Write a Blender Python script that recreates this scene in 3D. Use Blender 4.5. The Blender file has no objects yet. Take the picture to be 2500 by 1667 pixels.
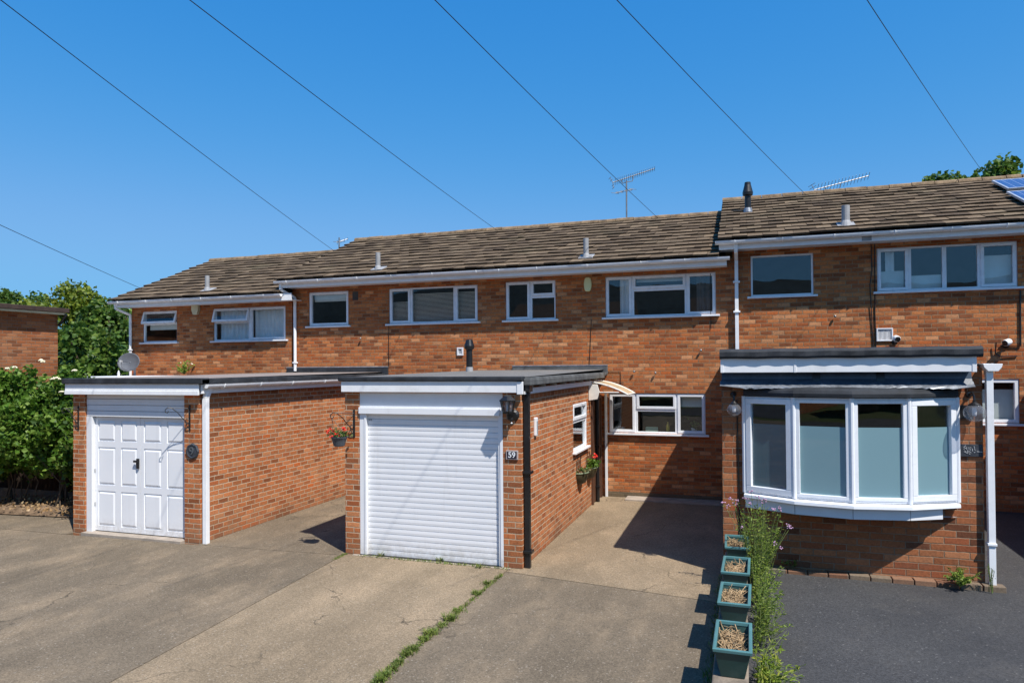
import bpy, bmesh, math, random
from mathutils import Vector, Matrix
random.seed(11)
R = random.random
def rnd(a, b): return a + (b - a) * random.random()
SC = bpy.context.scene
COL = SC.collection

# ------------------------------------------------------------------ camera
CH = 2.72                                    # eye height above the drive
FPX, PIT, YAW, ROL, SHF = 1693.78, .0110506, .323246, -.00805126, 38.963   # in 2500 px photo units
_f = Vector((-math.sin(YAW)*math.cos(PIT), math.cos(YAW)*math.cos(PIT), math.sin(PIT)))
_a = Vector((math.cos(YAW), math.sin(YAW), 0)); _u = _a.cross(_f)
RI = _a*math.cos(ROL) + _u*math.sin(ROL); UP = -_a*math.sin(ROL) + _u*math.cos(ROL); FW = _f
CAM = Vector((0, 0, CH))
cd = bpy.data.cameras.new('camera'); cam = bpy.data.objects.new('camera', cd); COL.objects.link(cam)
m = Matrix((RI, UP, -FW)).transposed().to_4x4(); m.translation = CAM
cam.matrix_world = m
cd.sensor_width = 36; cd.lens = FPX/2500*36; cd.shift_y = SHF/2500
cd.clip_start = .05; cd.clip_end = 3000
SC.camera = cam
def ray(x, y): return FW + RI*((x-1250)/FPX) - UP*((y-833.5-SHF)/FPX)
def atY(x, y, Y): d = ray(x, y); return CAM + d*(Y/d.y)
def atX(x, y, X): d = ray(x, y); return CAM + d*(X/d.x)
def atZ(x, y, Z): d = ray(x, y); return CAM + d*((Z-CH)/d.z)

# ------------------------------------------------------------------ light
SUN = Vector((.55, -.40, 1.0)).normalized()   # towards the sun
ld = bpy.data.lights.new('sun', 'SUN'); lo = bpy.data.objects.new('sun', ld); COL.objects.link(lo)
ld.energy = 5.0; ld.angle = math.radians(.53); ld.color = (1, .945, .87)
lo.rotation_euler = SUN.to_track_quat('Z', 'Y').to_euler(); lo.location = (10, -10, 20)
W = bpy.data.worlds.new('World'); SC.world = W; W.use_nodes = True
nt = W.node_tree; nt.nodes.clear()
wo = nt.nodes.new('ShaderNodeOutputWorld'); bg = nt.nodes.new('ShaderNodeBackground'); sk = nt.nodes.new('ShaderNodeTexSky')
sk.sky_type = 'NISHITA'; sk.sun_disc = False
sk.sun_elevation = math.asin(SUN.z); sk.sun_rotation = math.atan2(SUN.x, SUN.y)
sk.air_density = 1.0; sk.dust_density = .25; sk.ozone_density = 3.0; sk.altitude = 50
# deep polarised summer blue: each channel of the sky gets its own curve
sp = nt.nodes.new('ShaderNodeSeparateColor'); cb = nt.nodes.new('ShaderNodeCombineColor'); nt.links.new(sk.outputs[0], sp.inputs[0])
for i, (pw, k, cap) in enumerate(((1.81, 2.0, .20), (.70, .83, .54), (.383, 1.07, 1.0))):
    prev = sp.outputs[i]
    def mth(op, src, v):
        mn = nt.nodes.new('ShaderNodeMath'); mn.operation = op
        for j_, q_ in enumerate((src, v)):
            if isinstance(q_, float): mn.inputs[j_].default_value = q_
            else: nt.links.new(q_, mn.inputs[j_])
        return mn.outputs[0]
    x_ = mth('MULTIPLY', mth('POWER', mth('MULTIPLY', prev, .108), pw), k)
    soft = mth('POWER', mth('ADD', mth('POWER', mth('MULTIPLY', x_, 1/cap), 5.0), 1.0), -.2)      # soft shoulder
    prev = mth('MULTIPLY', mth('MULTIPLY', x_, soft), 1/.1275)
    nt.links.new(prev, cb.inputs[i])
nt.links.new(cb.outputs[0], bg.inputs['Color'])
bg.inputs['Strength'].default_value = .1
nt.links.new(bg.outputs[0], wo.inputs['Surface'])
vs = SC.view_settings; vs.view_transform = 'Standard'; vs.look = 'None'; vs.gamma = 1; vs.exposure = .35
SC.cycles.max_bounces = 8; SC.cycles.transparent_max_bounces = 24

# ------------------------------------------------------------------ materials
class NT:
    def __init__(s, name):
        s.m = bpy.data.materials.new(name); s.m.use_nodes = True; s.t = s.m.node_tree; s.t.nodes.clear()
        s.out = s.n('ShaderNodeOutputMaterial')
    def n(s, typ, **kw):
        n = s.t.nodes.new(typ)
        for k, v in kw.items(): setattr(n, k, v)
        return n
    def set(s, sock, v):
        if hasattr(v, 'is_output') or hasattr(v, 'links'): s.t.links.new(v, sock)
        else: sock.default_value = v
    def math(s, op, a, b=0.0, c=0.0):
        n = s.n('ShaderNodeMath', operation=op)
        s.set(n.inputs[0], a); s.set(n.inputs[1], b); s.set(n.inputs[2], c); return n.outputs[0]
    def noise(s, vec, scale, detail=4.0, rough=.55, dim='3D'):
        n = s.n('ShaderNodeTexNoise', noise_dimensions=dim)
        if vec is not None: s.t.links.new(vec, n.inputs['Vector'])
        n.inputs['Scale'].default_value = scale; n.inputs['Detail'].default_value = detail; n.inputs['Roughness'].default_value = rough
        return n.outputs['Fac']
    def ramp(s, fac, stops, interp='LINEAR'):
        n = s.n('ShaderNodeValToRGB'); cr = n.color_ramp; cr.interpolation = interp
        while len(cr.elements) < len(stops): cr.elements.new(.5)
        for e, (p, c) in zip(cr.elements, stops):
            e.position = p; e.color = (*c, 1) if len(c) == 3 else c
        s.t.links.new(fac, n.inputs['Fac']); return n.outputs['Color']
    def mix(s, fac, a, b, mode='MIX'):
        n = s.n('ShaderNodeMix', data_type='RGBA', blend_type=mode)
        s.set(n.inputs['Factor'], fac)
        for i, v in ((6, a), (7, b)):
            s.set(n.inputs[i], (*v, 1) if isinstance(v, tuple) and len(v) == 3 else v)
        return n.outputs[2]
    def rng(s, v, a, b, c=0.0, d=1.0):
        n = s.n('ShaderNodeMapRange'); s.set(n.inputs[0], v)
        for i, x in enumerate((a, b, c, d)): s.set(n.inputs[i+1], x)
        return n.outputs[0]
    def pos(s): return s.n('ShaderNodeNewGeometry').outputs['Position']
    def obj(s): return s.n('ShaderNodeTexCoord').outputs['Object']
    def bsdf(s, color, rough=.6, spec=.5, metallic=0.0, height=None, bs=.3, bd=.01, **kw):
        b = s.n('ShaderNodeBsdfPrincipled')
        s.set(b.inputs['Base Color'], (*color, 1) if isinstance(color, tuple) and len(color) == 3 else color)
        s.set(b.inputs['Roughness'], rough); s.set(b.inputs['Metallic'], metallic)
        s.set(b.inputs['Specular IOR Level'], spec)
        for k, v in kw.items(): s.set(b.inputs[k], v)
        if height is not None:
            bp = s.n('ShaderNodeBump'); bp.inputs['Strength'].default_value = bs; bp.inputs['Distance'].default_value = bd
            s.t.links.new(height, bp.inputs['Height']); s.t.links.new(bp.outputs[0], b.inputs['Normal'])
        s.t.links.new(b.outputs[0], s.out.inputs[0]); return b

def plain(name, col, rough=.5, spec=.5, metallic=0.0, var=.12, nscale=6.0, fine=80.0, bump=.05, dirt=None):
    t = NT(name); o = t.obj()
    f = t.noise(o, nscale, 5); g = t.noise(o, fine, 3)
    k = t.math('ADD', t.rng(f, .3, .7, -var, var), t.rng(g, .3, .7, -var*.5, var*.5))
    k = t.math('ADD', k, 1.0)
    c = t.n('ShaderNodeVectorMath', operation='SCALE'); c.inputs[0].default_value = col; t.t.links.new(k, c.inputs['Scale'])
    cc = c.outputs[0]
    if dirt:
        st = t.noise(o, 3.1, 6, .7)
        cc = t.mix(t.rng(st, .52, .72, 0, dirt[1]), cc, dirt[0])
    t.bsdf(cc, t.rng(f, .3, .7, max(rough-.08, .02), min(rough+.08, 1)), spec, metallic, g, bump, .004)
    return t.m

def brick(name, stops, mortar, cw=.235, chh=.0775, seed=0.0, soot=.18, zoff=0.0, jw_=.0):
    t = NT(name); g = t.n('ShaderNodeNewGeometry')
    P = t.n('ShaderNodeSeparateXYZ'); t.t.links.new(g.outputs['Position'], P.inputs[0])
    N = t.n('ShaderNodeSeparateXYZ'); t.t.links.new(g.outputs['True Normal'], N.inputs[0])
    side = t.math('GREATER_THAN', t.math('ABSOLUTE', N.outputs[0]), .6)
    u = t.math('ADD', t.math('MULTIPLY', P.outputs[0], t.math('SUBTRACT', 1.0, side)), t.math('MULTIPLY', t.math('ADD', P.outputs[1], .115), side))
    wob = t.noise(g.outputs['Position'], 9.0, 3)
    wob2 = t.noise(g.outputs['Position'], 55.0, 2)
    u = t.math('ADD', u, t.rng(wob2, .2, .8, -.004, .004))
    v = t.math('ADD', t.math('ADD', P.outputs[2], zoff), t.math('ADD', t.rng(wob, .2, .8, -.004, .004), t.rng(wob2, .2, .8, -.0025, .0025)))
    vr = t.math('DIVIDE', v, chh); row = t.math('FLOOR', vr); fv = t.math('FRACT', vr)
    par = t.math('FLOORED_MODULO', row, 2.0)
    ur = t.math('ADD', t.math('DIVIDE', u, cw), t.math('MULTIPLY', par, .5))
    jw = t.n('ShaderNodeTexWhiteNoise', noise_dimensions='1D'); t.t.links.new(row, jw.inputs['W'])
    ur = t.math('ADD', ur, t.math('MULTIPLY', jw.outputs['Value'], .12))
    col = t.math('FLOOR', ur); fu = t.math('FRACT', ur)
    cv = t.n('ShaderNodeCombineXYZ'); t.t.links.new(col, cv.inputs[0]); t.t.links.new(row, cv.inputs[1]); t.set(cv.inputs[2], t.math('ADD', t.math('MULTIPLY', side, 7.0), seed))
    wn = t.n('ShaderNodeTexWhiteNoise', noise_dimensions='3D'); t.t.links.new(cv.outputs[0], wn.inputs['Vector'])
    du = t.math('MULTIPLY', t.math('MINIMUM', fu, t.math('SUBTRACT', 1.0, fu)), cw)
    dv = t.math('MULTIPLY', t.math('MINIMUM', fv, t.math('SUBTRACT', 1.0, fv)), chh)
    d = t.math('MINIMUM', du, dv)
    isb = t.rng(d, .004+jw_, .0078+jw_)
    bc = t.ramp(wn.outputs['Value'], stops, 'CONSTANT')
    # within-brick variation
    sep = t.n('ShaderNodeSeparateColor'); t.t.links.new(wn.outputs['Color'], sep.inputs[0])
    mott = t.noise(g.outputs['Position'], 38.0, 5, .65)
    grit = t.noise(g.outputs['Position'], 190.0, 2)
    k = t.math('ADD', t.math('ADD', t.rng(mott, .3, .7, -.26, .26), t.rng(grit, .3, .7, -.14, .14)), t.rng(sep.outputs[1], 0, 1, .86, 1.16))
    sc = t.n('ShaderNodeVectorMath', operation='SCALE'); t.t.links.new(bc, sc.inputs[0]); t.t.links.new(k, sc.inputs['Scale'])
    mo = t.mix(t.rng(wob, .35, .65), mortar, tuple(x*.72 for x in mortar))
    c = t.mix(isb, mo, sc.outputs[0])
    big = t.noise(g.outputs['Position'], 1.1, 6, .65)
    c = t.mix(t.rng(big, .5, .75, 0, soot), c, (.12, .075, .05))
    pale = t.noise(g.outputs['Position'], .8, 5, .6)
    c = t.mix(t.rng(pale, .56, .74, 0, .12), c, (.56, .37, .23))
    mp = t.n('ShaderNodeMapping'); mp.inputs['Scale'].default_value = (2.4, 2.4, .35); t.t.links.new(g.outputs['Position'], mp.inputs[0])
    run = t.noise(mp.outputs[0], 1.0, 5, .6)
    c = t.mix(t.rng(run, .54, .72, 0, .28), c, (.20, .11, .065))
    low = t.rng(t.math('ADD', P.outputs[2], t.rng(wob, .3, .7, -.15, .15)), .0, .38, .42, 0)
    c = t.mix(low, c, (.15, .10, .065))
    h = t.math('ADD', t.math('MULTIPLY', isb, 1.0), t.math('MULTIPLY', mott, .35))
    t.bsdf(c, .88, .25, 0, h, .9, .006)
    return t.m

S1 = [(0, (0.224, 0.070, 0.025)), (.09, (0.395, 0.127, 0.040)), (.28, (0.449, 0.156, 0.051)), (.52, (0.359, 0.108, 0.034)), (.70, (0.534, 0.236, 0.103)), (.80, (0.323, 0.090, 0.028)), (.91, (0.449, 0.119, 0.031)), (.96, (0.269, 0.082, 0.029))]
S2 = [(0, (0.254, 0.083, 0.031)), (.06, (0.389, 0.131, 0.046)), (.32, (0.448, 0.158, 0.060)), (.58, (0.406, 0.131, 0.046)), (.74, (0.482, 0.193, 0.080)), (.88, (0.338, 0.102, 0.036)), (.95, (0.465, 0.122, 0.033))]
M_brick = brick('brown_orange_brick', S1, (.32, .215, .125), cw=.214, chh=.0758, soot=.2)
M_brick_g = brick('garage_red_brick', S2, (.56, .42, .285), cw=.216, chh=.0772, seed=3.0, soot=.15, jw_=.0012)
M_brick_w = brick('extension_brick', [(0, (0.154, 0.056, 0.027)), (.12, (0.298, 0.102, 0.041)), (.4, (0.352, 0.132, 0.055)), (.62, (0.316, 0.112, 0.044)), (.8, (0.380, 0.154, 0.069)), (.92, (0.272, 0.081, 0.033))], (0.307, 0.206, 0.136), cw=.262, chh=.0815, seed=9.0, soot=.25)
M_brick_d = brick('plinth_brick', [(0, (.10, .085, .055)), (.4, (.16, .13, .08)), (.7, (.12, .1, .065))], (.2, .17, .12), seed=5.0)

M_upvc = plain('white_plastic_frame', (.78, .80, .83), .28, .5, var=.03, bump=.01)
M_fascia = plain('white_fascia_board', (.80, .81, .82), .38, .4, var=.04, bump=.02, dirt=((.5, .48, .44), .25))
M_gutter = plain('white_gutter_plastic', (.83, .84, .85), .3, .5, var=.05, bump=.01, dirt=((.6, .6, .58), .15))
def doormat():
    t = NT('white_painted_metal'); o = t.obj(); P = t.n('ShaderNodeSeparateXYZ'); t.t.links.new(o, P.inputs[0])
    f = t.noise(o, 2.0, 5); q_ = t.noise(o, 11.0, 6, .7)
    mp = t.n('ShaderNodeMapping'); mp.inputs['Scale'].default_value = (9, 9, .7); t.t.links.new(o, mp.inputs[0]); r_ = t.noise(mp.outputs[0], 1.0, 5, .6)
    c = t.mix(t.rng(f, .3, .7), (.75, .77, .80), (.79, .80, .82))
    low = t.math('MULTIPLY', t.rng(P.outputs[2], .0, .30, 1, 0), t.rng(q_, .38, .62, 0, .55))
    c = t.mix(low, c, (.36, .32, .26))
    c = t.mix(t.rng(r_, .58, .74, 0, .16), c, (.45, .44, .42))
    t.bsdf(c, .34, .5, 0, q_, .02, .004); return t.m
M_door = doormat()
M_head = plain('white_cladding_board', (.72, .735, .76), .4, .45, var=.03, bump=.02)
M_felt = plain('black_roofing_felt', (.028, .031, .036), .75, .35, var=.5, nscale=5, fine=160, bump=.35)
M_feltg = plain('weathered_grey_felt', (.10, .103, .104), .85, .3, var=.45, nscale=4, fine=140, bump=.4)
M_black = plain('black_plastic', (.012, .012, .013), .35, .5, var=.2, bump=.02)
M_iron = plain('black_iron', (.014, .013, .013), .5, .5, var=.3, bump=.08)
M_lead = plain('wrinkled_lead_sheet', (.25, .27, .30), .42, .6, .35, var=.35, nscale=9, fine=30, bump=.6)
M_grey = plain('grey_plastic', (.34, .35, .36), .5, .5, var=.1)
M_vent = plain('pale_grey_pipe', (.30, .305, .315), .6, .4, var=.15, bump=.05, dirt=((.3, .29, .26), .4))
M_dish = plain('grey_dish_metal', (.13, .137, .15), .5, .4, .3, var=.1)
M_alu = plain('dull_aluminium', (.25, .25, .25), .45, .5, .6, var=.2)
M_cream = plain('cream_plastic', (.62, .58, .40), .45, .5, var=.08)
M_yel = plain('pale_yellow_plastic', (.72, .70, .36), .4, .5, var=.05)
M_white = plain('white_plastic', (.75, .76, .78), .4, .5, var=.04)
M_wood = plain('dark_old_timber', (.035, .024, .017), .85, .2, var=.4, nscale=8, fine=60, bump=.4)
M_brownwood = plain('brown_roof_edge', (.055, .036, .028), .7, .3, var=.3)
M_soil = plain('dry_earth', (.16, .11, .07), .95, .15, var=.5, nscale=7, fine=40, bump=.8)
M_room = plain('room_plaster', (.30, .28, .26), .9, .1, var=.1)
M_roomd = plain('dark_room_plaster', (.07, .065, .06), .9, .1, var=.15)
M_green = plain('green_plastic_tub', (.012, .05, .046), .42, .5, var=.15, bump=.05, dirt=((.12, .13, .11), .25))
M_greenrim = plain('teal_plastic_rim', (.075, .19, .195), .4, .5, var=.08, bump=.03)
M_slatepot = plain('slate_grey_tub', (.05, .058, .07), .45, .5, var=.1)
M_olive = plain('olive_plastic_trough', (.055, .045, .022), .5, .4, var=.15)
M_stem = plain('dry_stem', (.36, .25, .14), .85, .2, var=.4, nscale=20)
M_gstem = plain('green_stem', (.13, .17, .05), .7, .3, var=.3, nscale=15)
M_bark = plain('bark', (.09, .065, .045), .9, .2, var=.4, nscale=10, bump=.6)
M_red = plain('red_petal', (.72, .045, .03), .6, .3, var=.25, nscale=30)
M_pink = plain('mauve_petal', (.46, .27, .42), .6, .3, var=.25, nscale=30)
M_creamfl = plain('cream_blossom', (.78, .72, .52), .7, .2, var=.15, nscale=25)
M_slate = plain('slate_plaque', (.035, .04, .05), .6, .5, var=.35, nscale=18, bump=.3)
M_digit = plain('white_enamel', (.8, .82, .84), .35, .5, var=.03)
M_relief = plain('worn_relief_metal', (.10, .115, .13), .5, .5, .3, var=.25, nscale=30)
M_polym = plain('pale_canopy_trim', (.74, .71, .64), .45, .5, var=.08)
M_kerb = brick('edging_brick', [(0, (.20, .09, .05)), (.35, (.235, .125, .075)), (.6, (.18, .14, .10)), (.78, (.14, .145, .105)), (.85, (.22, .105, .06))], (.2, .16, .12), cw=.235, chh=.5, seed=2.0, soot=.2, zoff=.2)
M_step = plain('pale_concrete_slab', (.34, .29, .24), .9, .2, var=.2, nscale=5, fine=70, bump=.3)
M_wallcap = plain('concrete_wall', (.20, .165, .13), .92, .2, var=.35, nscale=6, fine=60, bump=.5)

def concrete(name, c1, c2, tanw):
    t = NT(name); p = t.pos()
    mp = t.n('ShaderNodeMapping'); mp.inputs['Scale'].default_value = (1.0, .45, 1.0); mp.inputs['Rotation'].default_value = (0, 0, .15); t.t.links.new(p, mp.inputs[0])
    a = t.noise(mp.outputs[0], .6, 7, .62); b = t.noise(mp.outputs[0], 1.7, 7, .66); f = t.noise(p, 60, 4, .7); g = t.noise(p, 170, 2, .6); e = t.noise(p, 7, 5, .7)
    c = t.mix(t.rng(a, .36, .64), c1, c2)
    c = t.mix(t.rng(b, .48, .70, 0, tanw), c, (.34, .255, .165))
    c = t.mix(t.rng(b, .26, .46, .42, 0), c, tuple(x*.55 for x in c1))
    c = t.mix(t.rng(e, .56, .74, 0, .35), c, tuple(x*.62 for x in c1))
    vo = t.n('ShaderNodeTexVoronoi'); t.t.links.new(p, vo.inputs['Vector']); vo.inputs['Scale'].default_value = 75
    s2 = t.n('ShaderNodeSeparateColor'); t.t.links.new(vo.outputs['Color'], s2.inputs[0])
    k = t.math('ADD', t.math('ADD', t.rng(f, .3, .7, .74, 1.26), t.rng(g, .3, .7, -.26, .26)), t.rng(s2.outputs[0], .0, 1, -.22, .22))
    sc = t.n('ShaderNodeVectorMath', operation='SCALE'); t.t.links.new(c, sc.inputs[0]); t.t.links.new(k, sc.inputs['Scale'])
    cc = t.mix(t.rng(s2.outputs[1], .972, .98, 0, .4), sc.outputs[0], (.42, .37, .3))
    ck = t.n('ShaderNodeTexVoronoi', feature='DISTANCE_TO_EDGE'); wv = t.n('ShaderNodeVectorMath', operation='ADD'); ns = t.n('ShaderNodeTexNoise'); ns.inputs['Scale'].default_value = 1.6; ns.inputs['Detail'].default_value = 6
    t.t.links.new(p, ns.inputs['Vector']); t.t.links.new(p, wv.inputs[0]); t.t.links.new(ns.outputs['Color'], wv.inputs[1]); t.t.links.new(wv.outputs[0], ck.inputs['Vector']); ck.inputs['Scale'].default_value = .33
    cc = t.mix(t.math('MULTIPLY', t.rng(ck.outputs['Distance'], .0, .0045, .8, 0), t.rng(b, .45, .55)), cc, (.035, .03, .024))
    # oil drips
    oi = t.noise(p, 1.1, 3, .5); od = t.noise(p, 24, 2, .5)
    cc = t.mix(t.math('MULTIPLY', t.rng(oi, .66, .72), t.rng(od, .55, .66, 0, .55)), cc, (.05, .042, .035))
    h = t.math('ADD', t.math('ADD', f, t.math('MULTIPLY', g, .7)), t.math('MULTIPLY', s2.outputs[0], .5))
    t.bsdf(cc, .9, .2, 0, h, .5, .005); return t.m
M_conA = concrete('grey_concrete', (.137, .109, .076), (.174, .139, .098), .5)
M_conB = concrete('tan_concrete', (.192, .147, .096), (.25, .192, .126), .7)
M_conC = concrete('brown_grey_concrete', (.138, .110, .077), (.176, .140, .099), .5)
def tarmac():
    t = NT('tarmac'); p = t.pos()
    a = t.noise(p, .8, 6, .6); f = t.noise(p, 90, 4, .7); g = t.noise(p, 220, 2)
    w_ = t.noise(p, 2.7, 6, .65)
    c = t.mix(t.rng(a, .35, .65), (.043, .043, .045), (.060, .059, .059)); c = t.mix(t.rng(w_, .52, .72, 0, .5), c, (.075, .07, .064))
    vo = t.n('ShaderNodeTexVoronoi'); t.t.links.new(p, vo.inputs['Vector']); vo.inputs['Scale'].default_value = 70
    s2 = t.n('ShaderNodeSeparateColor'); t.t.links.new(vo.outputs['Color'], s2.inputs[0])
    k = t.math('ADD', t.math('ADD', t.rng(f, .3, .7, .72, 1.28), t.rng(g, .3, .7, -.25, .25)), t.rng(s2.outputs[0], 0, 1, -.25, .25))
    sc = t.n('ShaderNodeVectorMath', operation='SCALE'); t.t.links.new(c, sc.inputs[0]); t.t.links.new(k, sc.inputs['Scale'])
    cc = t.mix(t.rng(s2.outputs[1], .985, .995, 0, .4), sc.outputs[0], (.22, .21, .2))
    h = t.math('ADD', f, t.math('MULTIPLY', s2.outputs[0], .8))
    t.bsdf(cc, .85, .3, 0, h, .5, .006); return t.m
M_tar = tarmac()
def grounds():
    t = NT('rough_grass'); p = t.pos(); a = t.noise(p, .3, 6); b = t.noise(p, 14, 4)
    c = t.mix(t.rng(a, .35, .65), (.06, .085, .03), (.10, .10, .045))
    sc = t.n('ShaderNodeVectorMath', operation='SCALE'); t.t.links.new(c, sc.inputs[0]); t.t.links.new(t.rng(b, .3, .7, .6, 1.4), sc.inputs['Scale'])
    t.bsdf(sc.outputs[0], .95, .1, 0, b, .6, .03); return t.m
M_ground = grounds()
def gravelroof(name, ca, cb):
    t = NT(name); p = t.pos(); a = t.noise(p, 1.6, 6, .65); f = t.noise(p, 70, 4, .7)
    c = t.mix(t.rng(a, .35, .65), ca, cb)
    db = t.noise(p, 5.5, 3, .6)
    c = t.mix(t.rng(db, .66, .72, 0, .7), c, (.05, .045, .04))
    sc = t.n('ShaderNodeVectorMath', operation='SCALE'); t.t.links.new(c, sc.inputs[0]); t.t.links.new(t.rng(f, .3, .7, .65, 1.35), sc.inputs['Scale'])
    t.bsdf(sc.outputs[0], .95, .15, 0, f, .6, .006); return t.m
M_grav1 = gravelroof('beige_chipping_roof', (.30, .25, .225), (.22, .19, .17))
M_grav2 = gravelroof('grey_chipping_roof', (.20, .188, .175), (.15, .143, .135))
def tilemat():
    t = NT('weathered_concrete_tile'); p = t.pos()
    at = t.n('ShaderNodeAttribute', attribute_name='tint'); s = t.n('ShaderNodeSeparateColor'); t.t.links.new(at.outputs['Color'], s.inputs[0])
    c = t.ramp(s.outputs[0], [(0, (.080, .056, .036)), (.3, (.118, .084, .053)), (.7, (.15, .108, .069)), (1, (.195, .142, .091))])
    a = t.noise(p, 9, 6, .7); f = t.noise(p, 45, 4, .7); b = t.noise(p, 1.2, 5, .6)
    c = t.mix(t.rng(a, .54, .72, 0, .6), c, (.06, .045, .03))
    c = t.mix(t.rng(b, .55, .75, 0, .35), c, (.10, .095, .055))
    li = t.noise(p, 22, 3, .6)
    c = t.mix(t.rng(li, .66, .72, 0, .55), c, (.34, .27, .18))
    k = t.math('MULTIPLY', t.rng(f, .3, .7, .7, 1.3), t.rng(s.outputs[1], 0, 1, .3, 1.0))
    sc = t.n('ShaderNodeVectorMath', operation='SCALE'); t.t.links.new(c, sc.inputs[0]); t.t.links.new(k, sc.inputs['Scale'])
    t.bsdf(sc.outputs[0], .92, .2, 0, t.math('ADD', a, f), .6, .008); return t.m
M_tile = tilemat()
M_ridge = plain('ridge_tile', (.22, .155, .095), .9, .2, var=.45, nscale=5, fine=40, bump=.4)

def glass(name, tint=(.93, .96, .96), refl=1.0, body=None, bodyfac=0.0):
    t = NT(name)
    gm_ = t.n('ShaderNodeNewGeometry'); dp_ = t.n('ShaderNodeVectorMath', operation='DOT_PRODUCT')
    t.t.links.new(gm_.outputs['Incoming'], dp_.inputs[0]); t.t.links.new(gm_.outputs['Normal'], dp_.inputs[1])
    sch = t.math('POWER', t.math('SUBTRACT', 1.0, t.math('ABSOLUTE', dp_.outputs['Value'])), 5.0)
    fac = t.math('MINIMUM', t.math('MULTIPLY', t.math('ADD', .043, t.math('MULTIPLY', sch, .95)), 1.15*refl), 1.0)
    tr = t.n('ShaderNodeBsdfTransparent'); tr.inputs[0].default_value = (*tint, 1)
    gl = t.n('ShaderNodeBsdfGlossy'); gl.inputs['Roughness'].default_value = .0; gl.inputs['Color'].default_value = (.95, .97, 1, 1)
    nz = t.noise(t.pos(), 1.3, 2); bp = t.n('ShaderNodeBump'); bp.inputs['Strength'].default_value = .05; bp.inputs['Distance'].default_value = .02
    t.t.links.new(nz, bp.inputs['Height']); t.t.links.new(bp.outputs[0], gl.inputs['Normal'])
    base = tr.outputs[0]
    if body:
        df = t.n('ShaderNodeBsdfDiffuse'); df.inputs[0].default_value = (*body, 1)
        mx = t.n('ShaderNodeMixShader'); mx.inputs[0].default_value = bodyfac
        t.t.links.new(base, mx.inputs[1]); t.t.links.new(df.outputs[0], mx.inputs[2]); base = mx.outputs[0]
    ms = t.n('ShaderNodeMixShader'); t.t.links.new(fac, ms.inputs[0]); t.t.links.new(base, ms.inputs[1]); t.t.links.new(gl.outputs[0], ms.inputs[2])
    t.t.links.new(ms.outputs[0], t.out.inputs[0]); return t.m
M_glass = glass('window_glass')
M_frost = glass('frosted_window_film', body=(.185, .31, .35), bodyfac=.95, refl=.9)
M_frostd = glass('shaded_window_film', body=(.06, .12, .15), bodyfac=.9, refl=1.6)  # same film for the facet turned from the sun, shade put into its colour
M_globe = glass('smoky_lamp_glass', tint=(.80, .80, .82), body=(.55, .55, .58), bodyfac=.13, refl=.9)
M_poly = glass('amber_canopy_sheet', tint=(.85, .74, .55), body=(.70, .56, .36), bodyfac=.8, refl=.5)
M_curt = plain('net_curtain', (.86, .86, .88), .9, .1, var=.06, nscale=5)
M_curtd = plain('dark_curtain', (.13, .12, .12), .9, .1, var=.2)
M_blind = plain('pale_blind', (.74, .75, .72), .7, .3, var=.06)

def leafmat(name, ca, cb, cc, trans=.35):
    t = NT(name); g = t.n('ShaderNodeNewGeometry')
    c = t.ramp(g.outputs['Random Per Island'], [(0, ca), (.55, cb), (1, cc)])
    f = t.noise(t.pos(), 1.3, 3)
    sc = t.n('ShaderNodeVectorMath', operation='SCALE'); t.t.links.new(c, sc.inputs[0]); t.t.links.new(t.rng(f, .3, .7, .7, 1.3), sc.inputs['Scale'])
    b = t.n('ShaderNodeBsdfPrincipled'); t.t.links.new(sc.outputs[0], b.inputs['Base Color']); b.inputs['Roughness'].default_value = .5; b.inputs['Specular IOR Level'].default_value = .35
    tl = t.n('ShaderNodeBsdfTranslucent'); t.t.links.new(sc.outputs[0], tl.inputs[0])
    ms = t.n('ShaderNodeMixShader'); ms.inputs[0].default_value = trans
    t.t.links.new(b.outputs[0], ms.inputs[1]); t.t.links.new(tl.outputs[0], ms.inputs[2]); t.t.links.new(ms.outputs[0], t.out.inputs[0]); return t.m
M_leaf = leafmat('bush_leaf', (.04, .095, .010), (.09, .19, .018), (.21, .31, .05))
M_tree = leafmat('tree_leaf', (.04, .09, .014), (.08, .155, .022), (.16, .23, .03), .35)
M_treey = leafmat('tree_leaf_yellowish', (.08, .13, .014), (.16, .22, .022), (.28, .31, .035), .4)
M_weed = leafmat('weed_leaf', (.10, .17, .02), (.20, .29, .04), (.36, .42, .09), .45)
M_grass = leafmat('grass_blade', (.08, .13, .02), (.14, .20, .03), (.28, .28, .08), .35)
M_gera = leafmat('geranium_leaf', (.06, .13, .02), (.12, .22, .04), (.25, .2, .1), .3)
M_cell = None
def solarmat():
    t = NT('solar_cells'); o = t.obj(); P = t.n('ShaderNodeSeparateXYZ'); t.t.links.new(o, P.inputs[0])
    fx = t.math('FRACT', t.math('DIVIDE', P.outputs[0], .157)); fy = t.math('FRACT', t.math('DIVIDE', P.outputs[1], .143))
    d = t.math('MINIMUM', t.math('MINIMUM', fx, t.math('SUBTRACT', 1.0, fx)), t.math('MINIMUM', fy, t.math('SUBTRACT', 1.0, fy)))
    ln = t.math('LESS_THAN', d, .03)
    vo = t.n('ShaderNodeTexVoronoi'); t.t.links.new(o, vo.inputs['Vector']); vo.inputs['Scale'].default_value = 60
    c = t.mix(vo.outputs['Color'], (.02, .045, .16), (.04, .08, .24)); c = t.mix(ln, c, (.30, .36, .50))
    t.bsdf(c, .12, .6); return t.m
M_cell = solarmat()

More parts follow.
